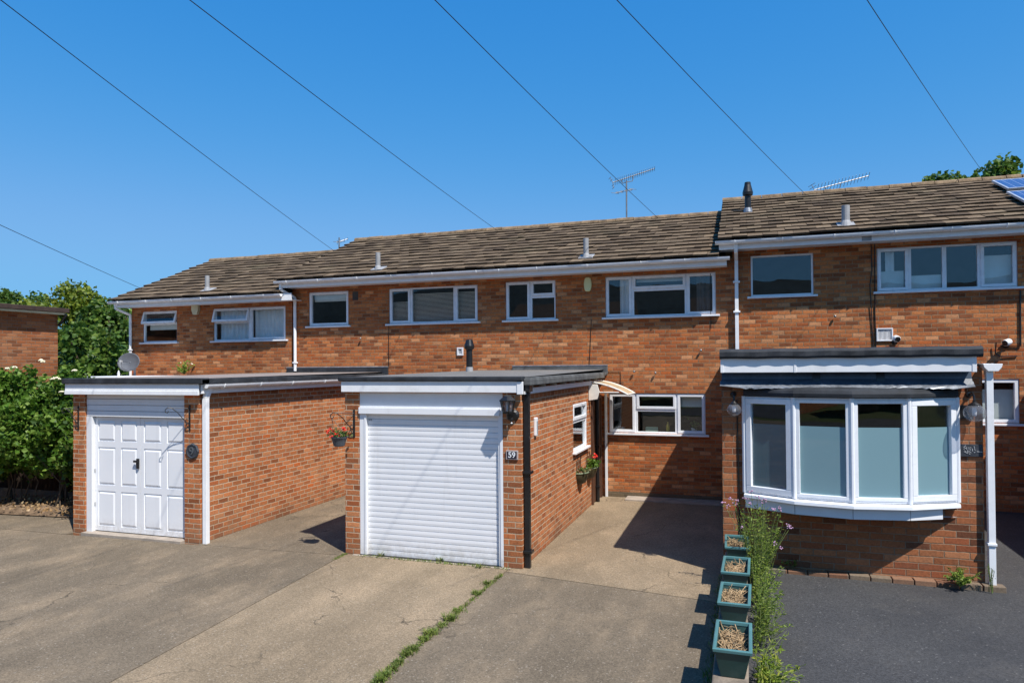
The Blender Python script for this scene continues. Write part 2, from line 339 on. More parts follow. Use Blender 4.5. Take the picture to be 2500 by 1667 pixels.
# ------------------------------------------------------------------ mesh building
def tag(o, label=None, cat=None, group=None, kind=None):
    if label: o['label'] = label
    if cat: o['category'] = cat
    if group: o['group'] = group
    if kind: o['kind'] = kind
    return o
def thing(name, loc, label, cat, group=None):
    o = bpy.data.objects.new(name, None); COL.objects.link(o); o.location = loc; o.empty_display_size = .2
    tag(o, label, cat, group); ORG[o.name] = Vector(loc); return o
ORG = {}
class MB:
    def __init__(s): s.v = []; s.f = []; s.mi = []; s.tint = []
    def add(s, vs, fs, mi=0, tint=None):
        k = len(s.v); s.v += [tuple(v) for v in vs]
        for f in fs: s.f.append(tuple(i+k for i in f)); s.mi.append(mi); s.tint.append(tint)
        return s
    def box(s, x0, x1, y0, y1, z0, z1, mi=0):
        return s.add([(x0,y0,z0),(x1,y0,z0),(x1,y1,z0),(x0,y1,z0),(x0,y0,z1),(x1,y0,z1),(x1,y1,z1),(x0,y1,z1)],
                     [(0,3,2,1),(4,5,6,7),(0,1,5,4),(1,2,6,5),(2,3,7,6),(3,0,4,7)], mi)
    def obox(s, o, a, b, c, ra, rb, rc, mi=0):
        o, a, b, c = Vector(o), Vector(a), Vector(b), Vector(c); P = []
        for k in rc:
            for (i, j) in ((0,0),(1,0),(1,1),(0,1)): P.append(o + a*ra[i] + b*rb[j] + c*k)
        return s.add(P, [(0,3,2,1),(4,5,6,7),(0,1,5,4),(1,2,6,5),(2,3,7,6),(3,0,4,7)], mi)
    def prism(s, poly, d, mi=0):
        n = len(poly); d = Vector(d); P = [Vector(p) for p in poly]
        return s.add(P + [p+d for p in P], [tuple(range(n)), tuple(range(2*n-1, n-1, -1))] + [(i, (i+1) % n, n+(i+1) % n, n+i) for i in range(n)], mi)
    def sheet(s, rows, mi=0):
        m_, n = len(rows), len(rows[0]); P = [p for r in rows for p in r]
        return s.add(P, [(i*n+j, i*n+j+1, (i+1)*n+j+1, (i+1)*n+j) for i in range(m_-1) for j in range(n-1)], mi)
    def tube(s, pts, r, n=8, cap=True, mi=0, rot=0.0):
        pts = [Vector(p) for p in pts]; rs = r if isinstance(r, (list, tuple)) else [r]*len(pts)
        k = len(s.v); up = None
        for i, p in enumerate(pts):
            d = (pts[min(i+1, len(pts)-1)] - pts[max(i-1, 0)]); d = d.normalized() if d.length > 1e-9 else Vector((0,0,1))
            if up is None:
                up = Vector((0,0,1)) if abs(d.z) < .9 else Vector((0,1,0))
            x = up.cross(d); x = x.normalized() if x.length > 1e-6 else Vector((1,0,0)); up = d.cross(x).normalized()
            for j in range(n):
                t = 2*math.pi*j/n + rot; s.v.append(tuple(p + (x*math.cos(t) + up*math.sin(t))*rs[i]))
        for i in range(len(pts)-1):
            for j in range(n):
                s.f.append((k+i*n+j, k+i*n+(j+1) % n, k+(i+1)*n+(j+1) % n, k+(i+1)*n+j)); s.mi.append(mi); s.tint.append(None)
        if cap:
            s.f.append(tuple(k+j for j in range(n))[::-1]); s.f.append(tuple(k+(len(pts)-1)*n+j for j in range(n))); s.mi += [mi, mi]; s.tint += [None, None]
        return s
    def lathe(s, c, prof, n=20, axis=(0,0,1), mi=0):
        a = Vector(axis).normalized(); x = a.orthogonal().normalized(); y = a.cross(x); c = Vector(c); k = len(s.v)
        for (r, h) in prof:
            for j in range(n):
                t = 2*math.pi*j/n; s.v.append(tuple(c + a*h + (x*math.cos(t)+y*math.sin(t))*r))
        for i in range(len(prof)-1):
            for j in range(n):
                s.f.append((k+i*n+j, k+i*n+(j+1) % n, k+(i+1)*n+(j+1) % n, k+(i+1)*n+j)); s.mi.append(mi); s.tint.append(None)
        return s
    def build(s, name, mats, parent=None, smooth=False, bevel=0, recalc=True, sub=0, seg=2):
        off = root_org(parent)
        me = bpy.data.meshes.new(name)
        me.from_pydata([(v[0]-off.x, v[1]-off.y, v[2]-off.z) for v in s.v], [], s.f)
        mats = mats if isinstance(mats, (list, tuple)) else [mats]
        for mm in mats: me.materials.append(mm)
        if len(mats) > 1: me.polygons.foreach_set('material_index', s.mi)
        if any(t is not None for t in s.tint):
            ca = me.color_attributes.new('tint', 'FLOAT_COLOR', 'CORNER')
            for p, t in zip(me.polygons, s.tint):
                for li in p.loop_indices: ca.data[li].color = (*(t or (.5, 1, 0)), 1)
        if recalc:
            bm = bmesh.new(); bm.from_mesh(me); bmesh.ops.recalc_face_normals(bm, faces=bm.faces); bm.to_mesh(me); bm.free()
        if smooth: me.polygons.foreach_set('use_smooth', [True]*len(me.polygons))
        me.update()
        o = bpy.data.objects.new(name, me); COL.objects.link(o)
        if parent is not None: o.parent = parent
        if bevel:
            b = o.modifiers.new('bevel', 'BEVEL'); b.width = bevel; b.segments = seg; b.limit_method = 'ANGLE'; b.angle_limit = math.radians(40)
        return o
def root_org(p):
    if p is None: return Vector((0,0,0))
    while p.parent is not None: p = p.parent
    return Vector(p.location)
def copy_tree(o, parent=None):
    c = o.copy(); COL.objects.link(c)
    if parent is not None: c.parent = parent
    for ch in list(o.children): copy_tree(ch, c)
    return c
def text_mesh(s, size, ext=.004):
    cu = bpy.data.curves.new('lettering', 'FONT'); cu.body = s; cu.size = size; cu.extrude = ext; cu.align_x = 'CENTER'; cu.align_y = 'CENTER'; cu.offset = size*.012
    o = bpy.data.objects.new('lettering', cu); COL.objects.link(o)
    bpy.context.view_layer.update()
    me = bpy.data.meshes.new_from_object(o.evaluated_get(bpy.context.evaluated_depsgraph_get()))
    bpy.data.objects.remove(o); bpy.data.curves.remove(cu); return me

# wall with openings, in a frame (o,u,n): u along the wall, n inwards
FX = lambda Y: (Vector((0, Y, 0)), Vector((1,0,0)), Vector((0,1,0)))
FS = lambda X: (Vector((X, 0, 0)), Vector((0,1,0)), Vector((-1,0,0)))     # faces +X
Zv = Vector((0,0,1))
def wall(mb, fr, u0, u1, z0, z1, holes=(), rev=.1, mi=0):
    o, u, n = fr
    us = sorted({u0, u1, *[h[0] for h in holes], *[h[1] for h in holes]}); zs = sorted({z0, z1, *[h[2] for h in holes], *[h[3] for h in holes]})
    us = [x for x in us if u0 <= x <= u1]; zs = [z for z in zs if z0 <= z <= z1]
    P = lambda a, z, d=0: o + u*a + n*d + Zv*z
    for a, b in zip(us, us[1:]):
        for c, d in zip(zs, zs[1:]):
            mu, mz = (a+b)/2, (c+d)/2
            if any(h[0] < mu < h[1] and h[2] < mz < h[3] for h in holes): continue
            mb.add([P(a,c), P(b,c), P(b,d), P(a,d)], [(0,1,2,3)], mi)
    for h in holes:
        q = [(h[0],h[2]), (h[1],h[2]), (h[1],h[3]), (h[0],h[3])]
        for i in range(4):
            a, b = q[i], q[(i+1) % 4]
            mb.add([P(*a), P(*b), P(*b, rev), P(*a, rev)], [(0,1,2,3)], mi)
    return mb
def ring(mb, fr, u0, u1, z0, z1, w, d0, d1, mi=0):
    o, u, n = fr
    for a, b, c, d in ((u0, u1, z0, z0+w), (u0, u1, z1-w, z1), (u0, u0+w, z0+w, z1-w), (u1-w, u1, z0+w, z1-w)):
        mb.obox(o, u, n, Zv, (a, b), (d0, d1), (c, d), mi)
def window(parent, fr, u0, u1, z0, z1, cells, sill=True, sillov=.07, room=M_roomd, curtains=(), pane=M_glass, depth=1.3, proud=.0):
    """window part with sash / pane / sill / room / curtain as its sub-parts"""
    o, u, n = fr
    mb = MB()
    D = .03 - proud
    for (a, b, c, d, k) in cells: ring(mb, fr, a, b, c, d, .034, D, D+.06)
    ring(mb, fr, u0, u1, z0, z1, .022, D-.006, D+.055)
    w = mb.build('window', M_upvc, parent, bevel=.004)
    for (a, b, c, d, k) in cells:
        if k == 'open':
            ang = math.radians(16); H = d - c
            down = (-Zv*math.cos(ang) - n*math.sin(ang)); out = (n*math.cos(ang) - Zv*math.sin(ang))
            og = o + u*a + Zv*(d-.012) + n*(D-.004)
            s = MB(); L = b - a
            for (p, q, r_, t) in ((.004, L-.004, 0, .055), (.004, L-.004, H-.06, H-.004), (.004, .055, .055, H-.06), (L-.055, L-.004, .055, H-.06)):
                s.obox(og, u, out, down, (p, q), (-.02, .03), (r_, t))
            s.build('sash', M_upvc, w, bevel=.004)
            MB().obox(og, u, out, down, (.05, L-.05), (.003, .01), (.05, H-.055)).build('pane', pane, w)
            continue
        ins = .03
        if k == 'sash':
            s = MB(); ring(s, fr, a+.016, b-.016, c+.016, d-.016, .052, D-.018, D+.05); s.build('sash', M_upvc, w, bevel=.005); ins = .062
        MB().obox(o, u, n, Zv, (a+ins, b-ins), (D+.026, D+.032), (c+ins, d-ins)).build('pane', pane, w)
    if sill:
        MB().obox(o, u, n, Zv, (u0-sillov, u1+sillov), (-.065, D+.03), (z0-.042, z0-.002)).build('sill', M_upvc, w, bevel=.008)
    r = MB(); a, b, c, d = u0-.25, u1+.25, z0-.35, z1+.25
    P = lambda x, y, z: o + u*x + n*y + Zv*z
    e0, e1 = .105, depth
    for q in ([P(a,e1,c),P(b,e1,c),P(b,e1,d),P(a,e1,d)], [P(a,e0,c),P(a,e1,c),P(a,e1,d),P(a,e0,d)], [P(b,e0,c),P(b,e1,c),P(b,e1,d),P(b,e0,d)], [P(a,e0,c),P(b,e0,c),P(b,e1,c),P(a,e1,c)], [P(a,e0,d),P(b,e0,d),P(b,e1,d),P(a,e1,d)]):
        r.add(q, [(0,1,2,3)])
    for (x0, x1, y0, y1) in ((a, u0, c, d), (u1, b, c, d), (u0, u1, c, z0), (u0, u1, z1, d)):
        r.add([P(x0,e0,y0),P(x1,e0,y0),P(x1,e0,y1),P(x0,e0,y1)], [(0,1,2,3)])
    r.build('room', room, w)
    for (kind, a, b, c, d) in curtains:
        cb = MB()
        if kind == 'blind':
            k = int((d-c)/.028)
            for i in range(k):
                zz = c + (i+.5)*(d-c)/k
                cb.obox(o + Zv*zz, u, (n*.8-Zv*.6), (n*.6+Zv*.8), (a, b), (.15, .172), (-.001, .001))
            cb.build('blind', M_blind, w)
        elif kind == 'roller':
            cb.obox(o, u, n, Zv, (a, b), (.16, .165), (c, d)); cb.build('blind', M_blind, w)
        else:
            N = max(8, int((b-a)*60)); ph = rnd(0, 6); rows = []
            for zz in (c, (c+d)/2, d):
                rows.append([P(a+(b-a)*i/N, .19+.022*math.sin(i*.9+ph)+.012*math.sin(i*.37+ph*2), zz) for i in range(N+1)])
            cb.sheet(rows); cb.build('curtain', M_curt if kind == 'net' else M_curtd, w, smooth=True)
    return w

def gutter(parent, x0, x1, y, ztop, r=.056, step=.95, ends=True, axis='X', brackets=True):
    prof = [(-r-.004, .004)] + [(-r*math.cos(t)*1.0, -r*math.sin(t)*1.15) for t in [i*math.pi/10 for i in range(11)]] + [(r+.004, .004), (r-.012, .004)] + [((r-.012)*math.cos(t), -(r-.012)*math.sin(t)*1.15) for t in [i*math.pi/10 for i in range(11)]] + [(-r+.012, .004)]
    mb = MB()
    mk = (lambda x, p: (x, y+p[0], ztop+p[1])) if axis == 'X' else (lambda x, p: (y+p[0], x, ztop+p[1]))
    n = len(prof)
    P = [mk(x0, p) for p in prof] + [mk(x1, p) for p in prof]
    mb.add(P, [(i, (i+1) % n, n+(i+1) % n, n+i) for i in range(n)])
    if ends:
        half = [(-r*math.cos(t), -r*math.sin(t)*1.15) for t in [i*math.pi/10 for i in range(11)]]
        for x, e in ((x0, -.006), (x1, .006)):
            mb.prism([mk(x, p) for p in half], [mk(x+e, half[0])[i]-mk(x, half[0])[i] for i in range(3)])
    g = mb.build('gutter', M_gutter, parent)
    if brackets:
        x = x0 + .35
        while x < x1 - .1:
            b = MB(); R2 = r + .006
            arc = [mk(x, (-R2*math.cos(t), -R2*math.sin(t)*1.15+.004)) for t in [i*math.pi/8 for i in range(9)]]
            b.tube(arc, .011, 5); b.build('bracket', M_gutter, g); x += step*rnd(.85, 1.15)
    return g
def downpipe(parent, pts, r=.036, n=8, mat=None, rot=0.0, clips=(), name='downpipe'):
    mb = MB()
    for a, b in zip(pts, pts[1:]): mb.tube([a, b], r, n, rot=rot)
    dp = mb.build(name, mat or M_gutter, parent, bevel=.003 if n == 4 else 0)
    if clips:
        for z in clips:
            p = Vector(pts[-1]); c = MB().box(p.x-r*1.35, p.x+r*1.35, p.y-r*1.15, p.y+r*1.3, z-.018, z+.018); c.build('clip', mat or M_gutter, dp, bevel=.004)
    return dp

# ------------------------------------------------------------------ ground
MB().add([(-400,-400,-.12),(400,-400,-.12),(400,400,-.12),(-400,400,-.12)], [(0,1,2,3)]).build('ground', M_ground)['kind'] = 'structure'
def lineX(p, q, Y): return p.x + (q.x-p.x)*(Y-p.y)/(q.y-p.y)
j1a, j1b = atZ(844,1351,0), atZ(264,1667,0); j2a, j2b = atZ(1228,1400,0), atZ(920,1660,0)
dr = MB(); g = .007
def slab(poly, mi): dr.prism([(x, y, 0) for x, y in poly], (0, 0, -.1), mi)
YB = -8.0
x1 = lambda Y: lineX(j1a, j1b, Y); x2 = lambda Y: lineX(j2a, j2b, Y)
slab([(-24, YB), (x1(YB)-g, YB), (x1(8.74)-g, 8.74), (-8.0, 8.60), (-10.62, 8.50), (-24, 8.28)], 0)
slab([(x1(YB)+g, YB), (x2(YB)-g, YB), (x2(8.80)-g, 8.80), (x1(8.80)+g, 8.80)], 1)
slab([(x2(YB)+g, YB), (-.27, YB), (-.27, 8.25), (x2(8.66)+g, 8.66)], 2)
slab([(x2(8.68)+g, 8.68), (-.27, 8.27), (-.27, 14.25), (-2.83, 14.25)], 1)
slab([(-8.0, 8.615), (x1(8.755)-g, 8.755), (-5.5, 14.25), (-8.05, 14.25)], 0)
slab([(-24, 8.30), (-10.62, 8.52), (-10.62, 14), (-24, 14)], 0)
tag(dr.build('driveway', [M_conA, M_conB, M_conC]), kind='structure')
MB().box(-5.4, -3.0, 8.78, 8.9, -.1, .004).build('door_threshold', M_step)['kind'] = 'structure'
MB().box(-10.35, -8.3, 8.56, 8.8, -.1, .035).build('door_sill_strip', M_step)['kind'] = 'structure'
MB().box(-5.5, -2.8, 8.7, 14.2, -.11, -.06).build('soil_base', M_soil)['kind'] = 'structure'
tm = MB(); NX, NY = 24, 40
rows = []
for j in range(NY+1):
    y = -8 + 22.24*j/NY
    rows.append([(-.05 + 12*i/NX, y, .10 + .012*math.sin(y*.9+i*.4)) for i in range(NX+1)])
tm.sheet(rows); tag(tm.build('tarmac_drive', M_tar, smooth=True), kind='structure')
sb = MB(); N = 26; rows = []
for j in range(9):
    rows.append([(-14.6+ 3.6*i/N, 9.15+.12*i/N*3 + j*.22, .02 + .09*math.sin(math.pi*min(1, j/4))*(.6+.8*R())) for i in range(N+1)])
sb.sheet(rows); tag(sb.build('soil_bed', M_soil), kind='structure')
st = MB().box(-2.3, -.35, 13.86, 14.24, -.05, .035); tag(st.build('paving_slab_strip', M_step, bevel=.01), kind='structure')

# ------------------------------------------------------------------ houses of the terrace
YW = 14.25; YE = 13.765; YR = 17.35; YBK = 20.6
def tile_roof(parent, x0, x1, ze, zr, lverge=True):
    Ls = math.hypot(YR-YE, zr-ze); sd = Vector((0, YR-YE, zr-ze)).normalized(); nd = Vector((0, -sd.z, sd.y)); o = Vector((0, YE, ze))
    mb = MB(); nC = 13; g = Ls/nC; tw = .27
    mb.add([o+Vector((x0,0,0))-nd*.02, o+Vector((x1,0,0))-nd*.02, o+Vector((x1,0,0))+sd*Ls-nd*.02, o+Vector((x0,0,0))+sd*Ls-nd*.02], [(0,1,2,3)], 0, (.1, .3, 0))
    mb.add([o+Vector((x0,0,0))-nd*.02, o+Vector((x1,0,0))-nd*.02, Vector((x1, YW+.02, ze-.02)), Vector((x0, YW+.02, ze-.02))], [(0,1,2,3)], 0, (.1, .3, 0))
    for k in range(nC):
        x = x0 - (k % 2)*tw*.5
        rowj = rnd(-.006, .006)
        while x < x1 - .01:
            a = max(x, x0 + (rnd(0, .02) if x <= x0 else 0)); b = min(x+tw-.005, x1)
            if b - a > .03:
                s0 = k*g - .045 + rowj + rnd(-.013, .013); s1 = (k+1)*g + .02
                h0 = .050 + rnd(-.009, .011); h1 = .016; th = .036
                tl = rnd(-.004, .004); t = R()
                top = (t, 1, 0); edge = (t*.6, .5, 0)  # lip faces tinted darker: shade under each course painted into the colour
                P = [o + Vector((a,0,0)) + sd*s0 + nd*(h0+tl), o + Vector((b,0,0)) + sd*s0 + nd*(h0-tl), o + Vector((b,0,0)) + sd*s1 + nd*h1, o + Vector((a,0,0)) + sd*s1 + nd*h1]
                Q = [P[0]-nd*th, P[1]-nd*th]
                mb.add(P, [(0,1,2,3)], 0, top)
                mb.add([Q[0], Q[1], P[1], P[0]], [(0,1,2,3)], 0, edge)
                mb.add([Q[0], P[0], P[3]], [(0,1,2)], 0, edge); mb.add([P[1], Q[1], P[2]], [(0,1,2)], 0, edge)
            x += tw
    # rear slope
    zb = zr - (YBK-YR)*(zr-ze)/(YR-YE)
    mb.add([(x0,YR,zr+.03),(x1,YR,zr+.03),(x1,YBK+.3,zb-.1),(x0,YBK+.3,zb-.1)], [(0,1,2,3)], 0, (.5,.9,0))
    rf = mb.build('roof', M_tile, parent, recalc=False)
    rm = MB(); x = x0
    while x < x1 - .02:
        e = min(x+.44, x1); h = rnd(-.006, .008); rr = .085
        rm.tube([(x+.004, YR, zr+.005+h), (e-.004, YR, zr+.005+h+rnd(-.004,.004))], rr, 10); x += .445
    rm.build('ridge_tile', M_ridge, rf)
    return rf
def roofpt(px, py, ze, zr, lift=0.0):
    d = ray(px, py); sd = Vector((0, YR-YE, zr-ze)).normalized(); nd = Vector((0, -sd.z, sd.y)); o = Vector((0, YE, ze)) + nd*lift
    return CAM + d*((o-CAM).dot(nd)/d.dot(nd))
def vent_pipe(parent, ze, zr, xb, yb, yt, r, mat=M_vent):
    p = roofpt(xb, yb, ze, zr, .04); d = (p-CAM).length
    top = atY(xb, yt, p.y)
    mb = MB(); mb.lathe(p - Zv*.1, [(r, 0), (r, top.z-p.z+.1), (r*.85, top.z-p.z+.1), (r*.85, top.z-p.z-.1)], 14)
    v = mb.build('vent_pipe', mat, parent, smooth=False)
    sd = Vector((0, YR-YE, zr-ze)).normalized(); nd = Vector((0, -sd.z, sd.y))
    MB().obox(p, (1,0,0), sd, nd, (-.15, .15), (-.10, .17), (-.03, .008)).build('flashing', M_vent, v, bevel=.004)
    MB().lathe(p-Zv*.03, [(r*1.7, -.02), (r*1.25, .07), (r*1.02, .1)], 14).build('collar', M_vent, v)
    return v
def house(x0, x1, dz, label, wins, lowholes=(), rend=False, lend=False, roofx=None, gutx=None, fasx=None):
    h = thing('terraced_house', ((x0+x1)/2, YW, 0), label, 'house', 'brick terraced houses in the row')
    holes = [(w[0], w[1], w[2], w[3]) for w in wins]
    ze, zr = 4.78+dz, 6.29+dz
    mb = MB(); wall(mb, FX(YW), x0, x1, -.05, ze+.0, holes)
    zb = zr - (YBK-YR)*(zr-ze)/(YR-YE)
    for x in (x0+.002, x1-.002):
        mb.add([(x,YW,-.05),(x,YBK,-.05),(x,YBK,zb),(x,YR,zr-.03),(x,YW,ze+.12)], [(0,1,2,3,4)])
    mb.add([(x0,YBK,-.05),(x1,YBK,-.05),(x1,YBK,zb),(x0,YBK,zb)], [(0,1,2,3)])
    mb.build('wall', M_brick, h, recalc=False)
    rx = roofx or (x0, x1); tile_roof(h, rx[0], rx[1], ze, zr)
    fx = fasx or rx
    MB().box(fx[0], fx[1], 13.85, 13.87, 4.590+dz, 4.76+dz).build('fascia', M_fascia, h, bevel=.003)
    MB().box(fx[0], fx[1], 13.872, YW-.003, 4.605+dz, 4.617+dz).build('soffit', M_fascia, h)
    gx = gutx or rx
    gutter(h, gx[0], gx[1], 13.785, 4.742+dz)
    for w in wins: window(h, FX(YW), w[0], w[1], w[2], w[3], w[4], **w[5])
    return h, ze, zr
def cellrow(u, z0, z1, kinds): return [(a, b, z0, z1, k) for a, b, k in zip(u, u[1:], kinds)]

# house 1 (left end, lowest)
h1, e1, r1 = house(-15.41, -10.39, -.297, 'lowest brick house, left end of the terrace, with two top windows tilted open',
  [(-15.03, -13.905, 3.39, 4.205, [(-15.03,-13.905,3.39,3.875,'fixed'), (-15.03,-13.905,3.875,4.205,'open')], dict(curtains=[('roller',-14.95,-13.98,3.72,3.9)])),
   (-12.736, -10.577, 3.39, 4.209, [(-12.736,-11.65,3.39,3.86,'fixed'), (-12.736,-11.65,3.86,4.209,'open'), (-11.65,-10.577,3.39,4.209,'sash')], dict(curtains=[('net',-12.7,-11.68,3.42,4.18), ('net',-11.62,-10.62,3.42,4.18)], room=M_room))],
  roofx=(-15.62, -10.40), gutx=(-15.68, -10.36), fasx=(-15.58, -10.12))
downpipe(h1, [(-15.52,13.83,4.40),(-15.52,13.85,4.27),(-15.395,14.19,4.12),(-15.395,14.19,.1)], .034, 8, clips=(3.2,))
vent_pipe(h1, e1, r1, 506, 708, 673, .055)
# house 2
h2, e2, r2 = house(-10.36, -5.24, 0, 'brick house second from the left, with venetian blinds in its wide window',
  [(-9.913,-8.824,3.69,4.503,[(-9.913,-8.824,3.69,4.503,'sash')], dict(curtains=[('roller',-9.85,-8.88,4.28,4.46)])),
   (-7.755,-5.562,3.688,4.5,cellrow([-7.755,-7.207,-6.122,-5.562],3.688,4.5,['sash','fixed','sash']), dict(curtains=[('blind',-7.72,-7.22,3.72,4.3),('blind',-7.19,-6.13,3.72,4.47),('blind',-6.1,-5.6,3.72,4.47)]))],
  roofx=(-10.50, -5.24), gutx=(-10.53, -5.24), fasx=(-10.40, -5.24))
downpipe(h2, [(-10.40,13.83,4.70),(-10.40,13.83,4.55),(-10.265,14.19,4.38),(-10.265,14.19,2.62)], .036, 8, clips=(2.82,))
vent_pipe(h2, e2, r2, 923, 656, 617, .055)
MB().box(-9.05+.42-.08, -8.56, YW-.006, YW+.02, 4.27, 4.47).build('air_brick', M_roomd, h2)
# house 3
Kh = (-2.665,-.745,1.312,2.125)
h3, e3, r3 = house(-5.24, -.20, 0, 'brick house third from the left, with yellow oval alarm and ground floor kitchen window',
  [(-4.911,-3.79,3.69,4.525,[(-4.911,-4.353,3.69,4.525,'sash'),(-4.353,-3.79,4.187,4.525,'sash'),(-4.353,-3.79,3.69,4.187,'fixed')], dict()),
   (-2.72,-.52,3.69,4.53,[(-2.72,-2.168,3.69,4.53,'sash'),(-2.168,-1.089,4.24,4.53,'sash'),(-2.168,-1.089,3.69,4.24,'fixed'),(-1.089,-.52,3.69,4.53,'sash')], dict(curtains=[('net',-2.45,-2.22,3.72,4.5),('dark',-.9,-.55,3.72,4.5),('roller',-2.1,-1.15,4.4,4.5)])),
   (*Kh,[(-2.665,-2.119,1.312,2.125,'sash'),(-2.119,-1.301,1.79,2.125,'sash'),(-2.119,-1.301,1.312,1.79,'fixed'),(-1.301,-.745,1.312,2.125,'sash')], dict(curtains=[('roller',-1.26,-.8,1.85,2.08)]))],
  roofx=(-5.24, -.44), gutx=(-5.24, -.25), fasx=(-5.24, -.30))
vent_pipe(h3, e3, r3, 1431, 627, 582, .055)
MB().box(-2.72,-.3,YW-.012,YW+.01,-.02,.105).build('damp_course', M_brick_d, h3)
# house 4 (right, higher)
h4, e4, r4 = house(-.20, 4.95, .30, 'highest brick house at the right, with solar panels on its roof',
  [(.135,1.255,4.01,4.80,[(.135,1.255,4.01,4.80,'fixed')], dict()),
   (2.335,4.535,4.015,4.815,cellrow([2.335,2.866,3.425,3.97,4.535],4.015,4.815,['sash','fixed','fixed','sash']), dict(curtains=[('roller',2.4,2.8,4.05,4.4),('net',2.5,2.65,4.05,4.78),('roller',2.88,3.4,4.04,4.3),('roller',4.0,4.5,4.05,4.6)])),
   (2.9,4.53,1.63,2.41,cellrow([2.9,3.4,4.53],1.63,2.41,['fixed','sash']), dict(curtains=[('roller',3.45,4.5,1.68,2.22)]))],
  roofx=(-.46, 5.6), gutx=(-.50, 5.6), fasx=(-.44, 5.6))
downpipe(h4, [(-.13,13.83,4.99),(-.13,13.86,4.86),(-.13,14.185,4.74),(-.13,14.185,2.72)], .047, 4, rot=math.pi/4, clips=(3.72, 2.83, 4.3))
vent_pipe(h4, e4, r4, 2065, 548, 502, .07)
p = roofpt(1826, 515, e4, r4, .04)
fl = MB().lathe(p-Zv*.1, [(.065,0),(.065,.42),(.105,.44),(.11,.50),(.07,.66),(.062,.72),(.05,.72)], 16).build('flue', M_black, h4)
MB().lathe(p-Zv*.04, [(.1,0),(.08,.1)], 14).build('collar', M_lead, fl)
MB().box(2.03, 2.19, 13.842, 13.849, 4.905, 4.99).build('vent_plate', M_vent, h4)
h5, e5, r5 = house(4.955, 10.1, .30, 'next brick house beyond the right edge of the row',
  [(6.1,8.3,4.015,4.815,cellrow([6.1,6.65,7.75,8.3],4.015,4.815,['sash','fixed','sash']),dict(curtains=[('net',6.15,8.25,4.05,4.78)]))],
  roofx=(5.61, 10.1), gutx=(5.61, 10.1), fasx=(5.61, 10.1))

# small fixtures drawn straight on the house walls, parts of their houses
def cable(parent, pts, r=.006, mat=M_black, name='cable'):
    return MB().tube([Vector(q) for q in pts], r, 5).build(name, mat, parent)
cable(h2, [(-7.76,14.24,3.66),(-7.765,14.24,2.72)])
cable(h3, [(-3.02,14.24,3.66),(-3.05,14.24,3.0),(-3.07,14.24,2.75),(-3.0,14.2,2.6)])
cable(h3, [(-.62,14.235,4.5),(-.62,14.235,3.4)]); cable(h3, [(-2.72,14.24,2.56),(-2.42,14.24,2.56),(-2.42,14.24,2.3)])
cable(h4, [(2.24,14.235,4.9),(2.25,14.235,4.4),(2.21,14.22,4.15),(2.24,14.235,3.4),(2.26,14.235,2.9)], .009)
cable(h4, [(2.30,14.235,4.9),(2.29,14.235,3.6),(2.30,14.235,2.9)], .009)
cable(h4, [(4.56,14.23,3.95),(4.55,14.23,2.98),(4.25,14.23,2.99)], .014)
cable(h4, [(4.18,14.2,3.05),(4.17,14.22,2.86),(4.25,14.23,2.80),(4.5,14.235,2.81)], .011)
# eyelets and thin stays on the walls
for (px, py, pw, hh) in ((880, 826, 14.2, h2), (1548, 907, 14.2, h3), (1600, 910, 14.2, h3), (2039, 772, 14.2, h4), (1711, 855, 14.2, h3)):
    q = atY(px, py, pw); MB().lathe(q, [(.0,-.02),(.022,-.015),(.025,.01),(.0,.03)], 8, (0,1,0)).build('wall_eyelet', M_alu, hh, smooth=True)

# vent of the boiler
bv = thing('boiler_vent', atY(1124,858,YW), 'small white square vent on brick wall beside the black flue', 'vent')
c = bv.location; fr = (Vector((c.x,YW,c.z)), Vector((1,0,0)), Vector((0,1,0)))
mb = MB(); ring(mb, fr, -.075,.075,-.09,.09,.035,-.03,.0); mb.build('frame', M_white, bv, bevel=.004)
MB().box(c.x-.04,c.x+.04,YW-.012,YW-.002,c.z-.055,c.z+.055).build('grille', M_grey, bv)
# alarm boxes
al = MB(); c = atY(1436,695,YW)
pts = [(c.x+.085*math.cos(t)*(1 if abs(math.cos(t))<.8 else .95), YW-.075, c.z+.16*max(-.92,min(.92,math.sin(t)*1.05))) for t in [i*math.pi/12 for i in range(24)]]
al.prism(pts, (0,.075,0)); tag(al.build('alarm_box', M_yel, bevel=.02, seg=3), 'pale yellow oval burglar alarm on brick under white eaves', 'alarm')
al = MB(); c = atY(481,757,YW)
al.prism([(c.x-.11,YW-.09,c.z+.12),(c.x+.11,YW-.09,c.z+.12),(c.x+.11,YW-.09,c.z),(c.x+.06,YW-.09,c.z-.12),(c.x-.06,YW-.09,c.z-.12),(c.x-.11,YW-.09,c.z)], (0,.09,0))
tag(al.build('alarm_box', M_cream, bevel=.015, seg=3), 'cream tapered burglar alarm box on the lowest house', 'alarm')
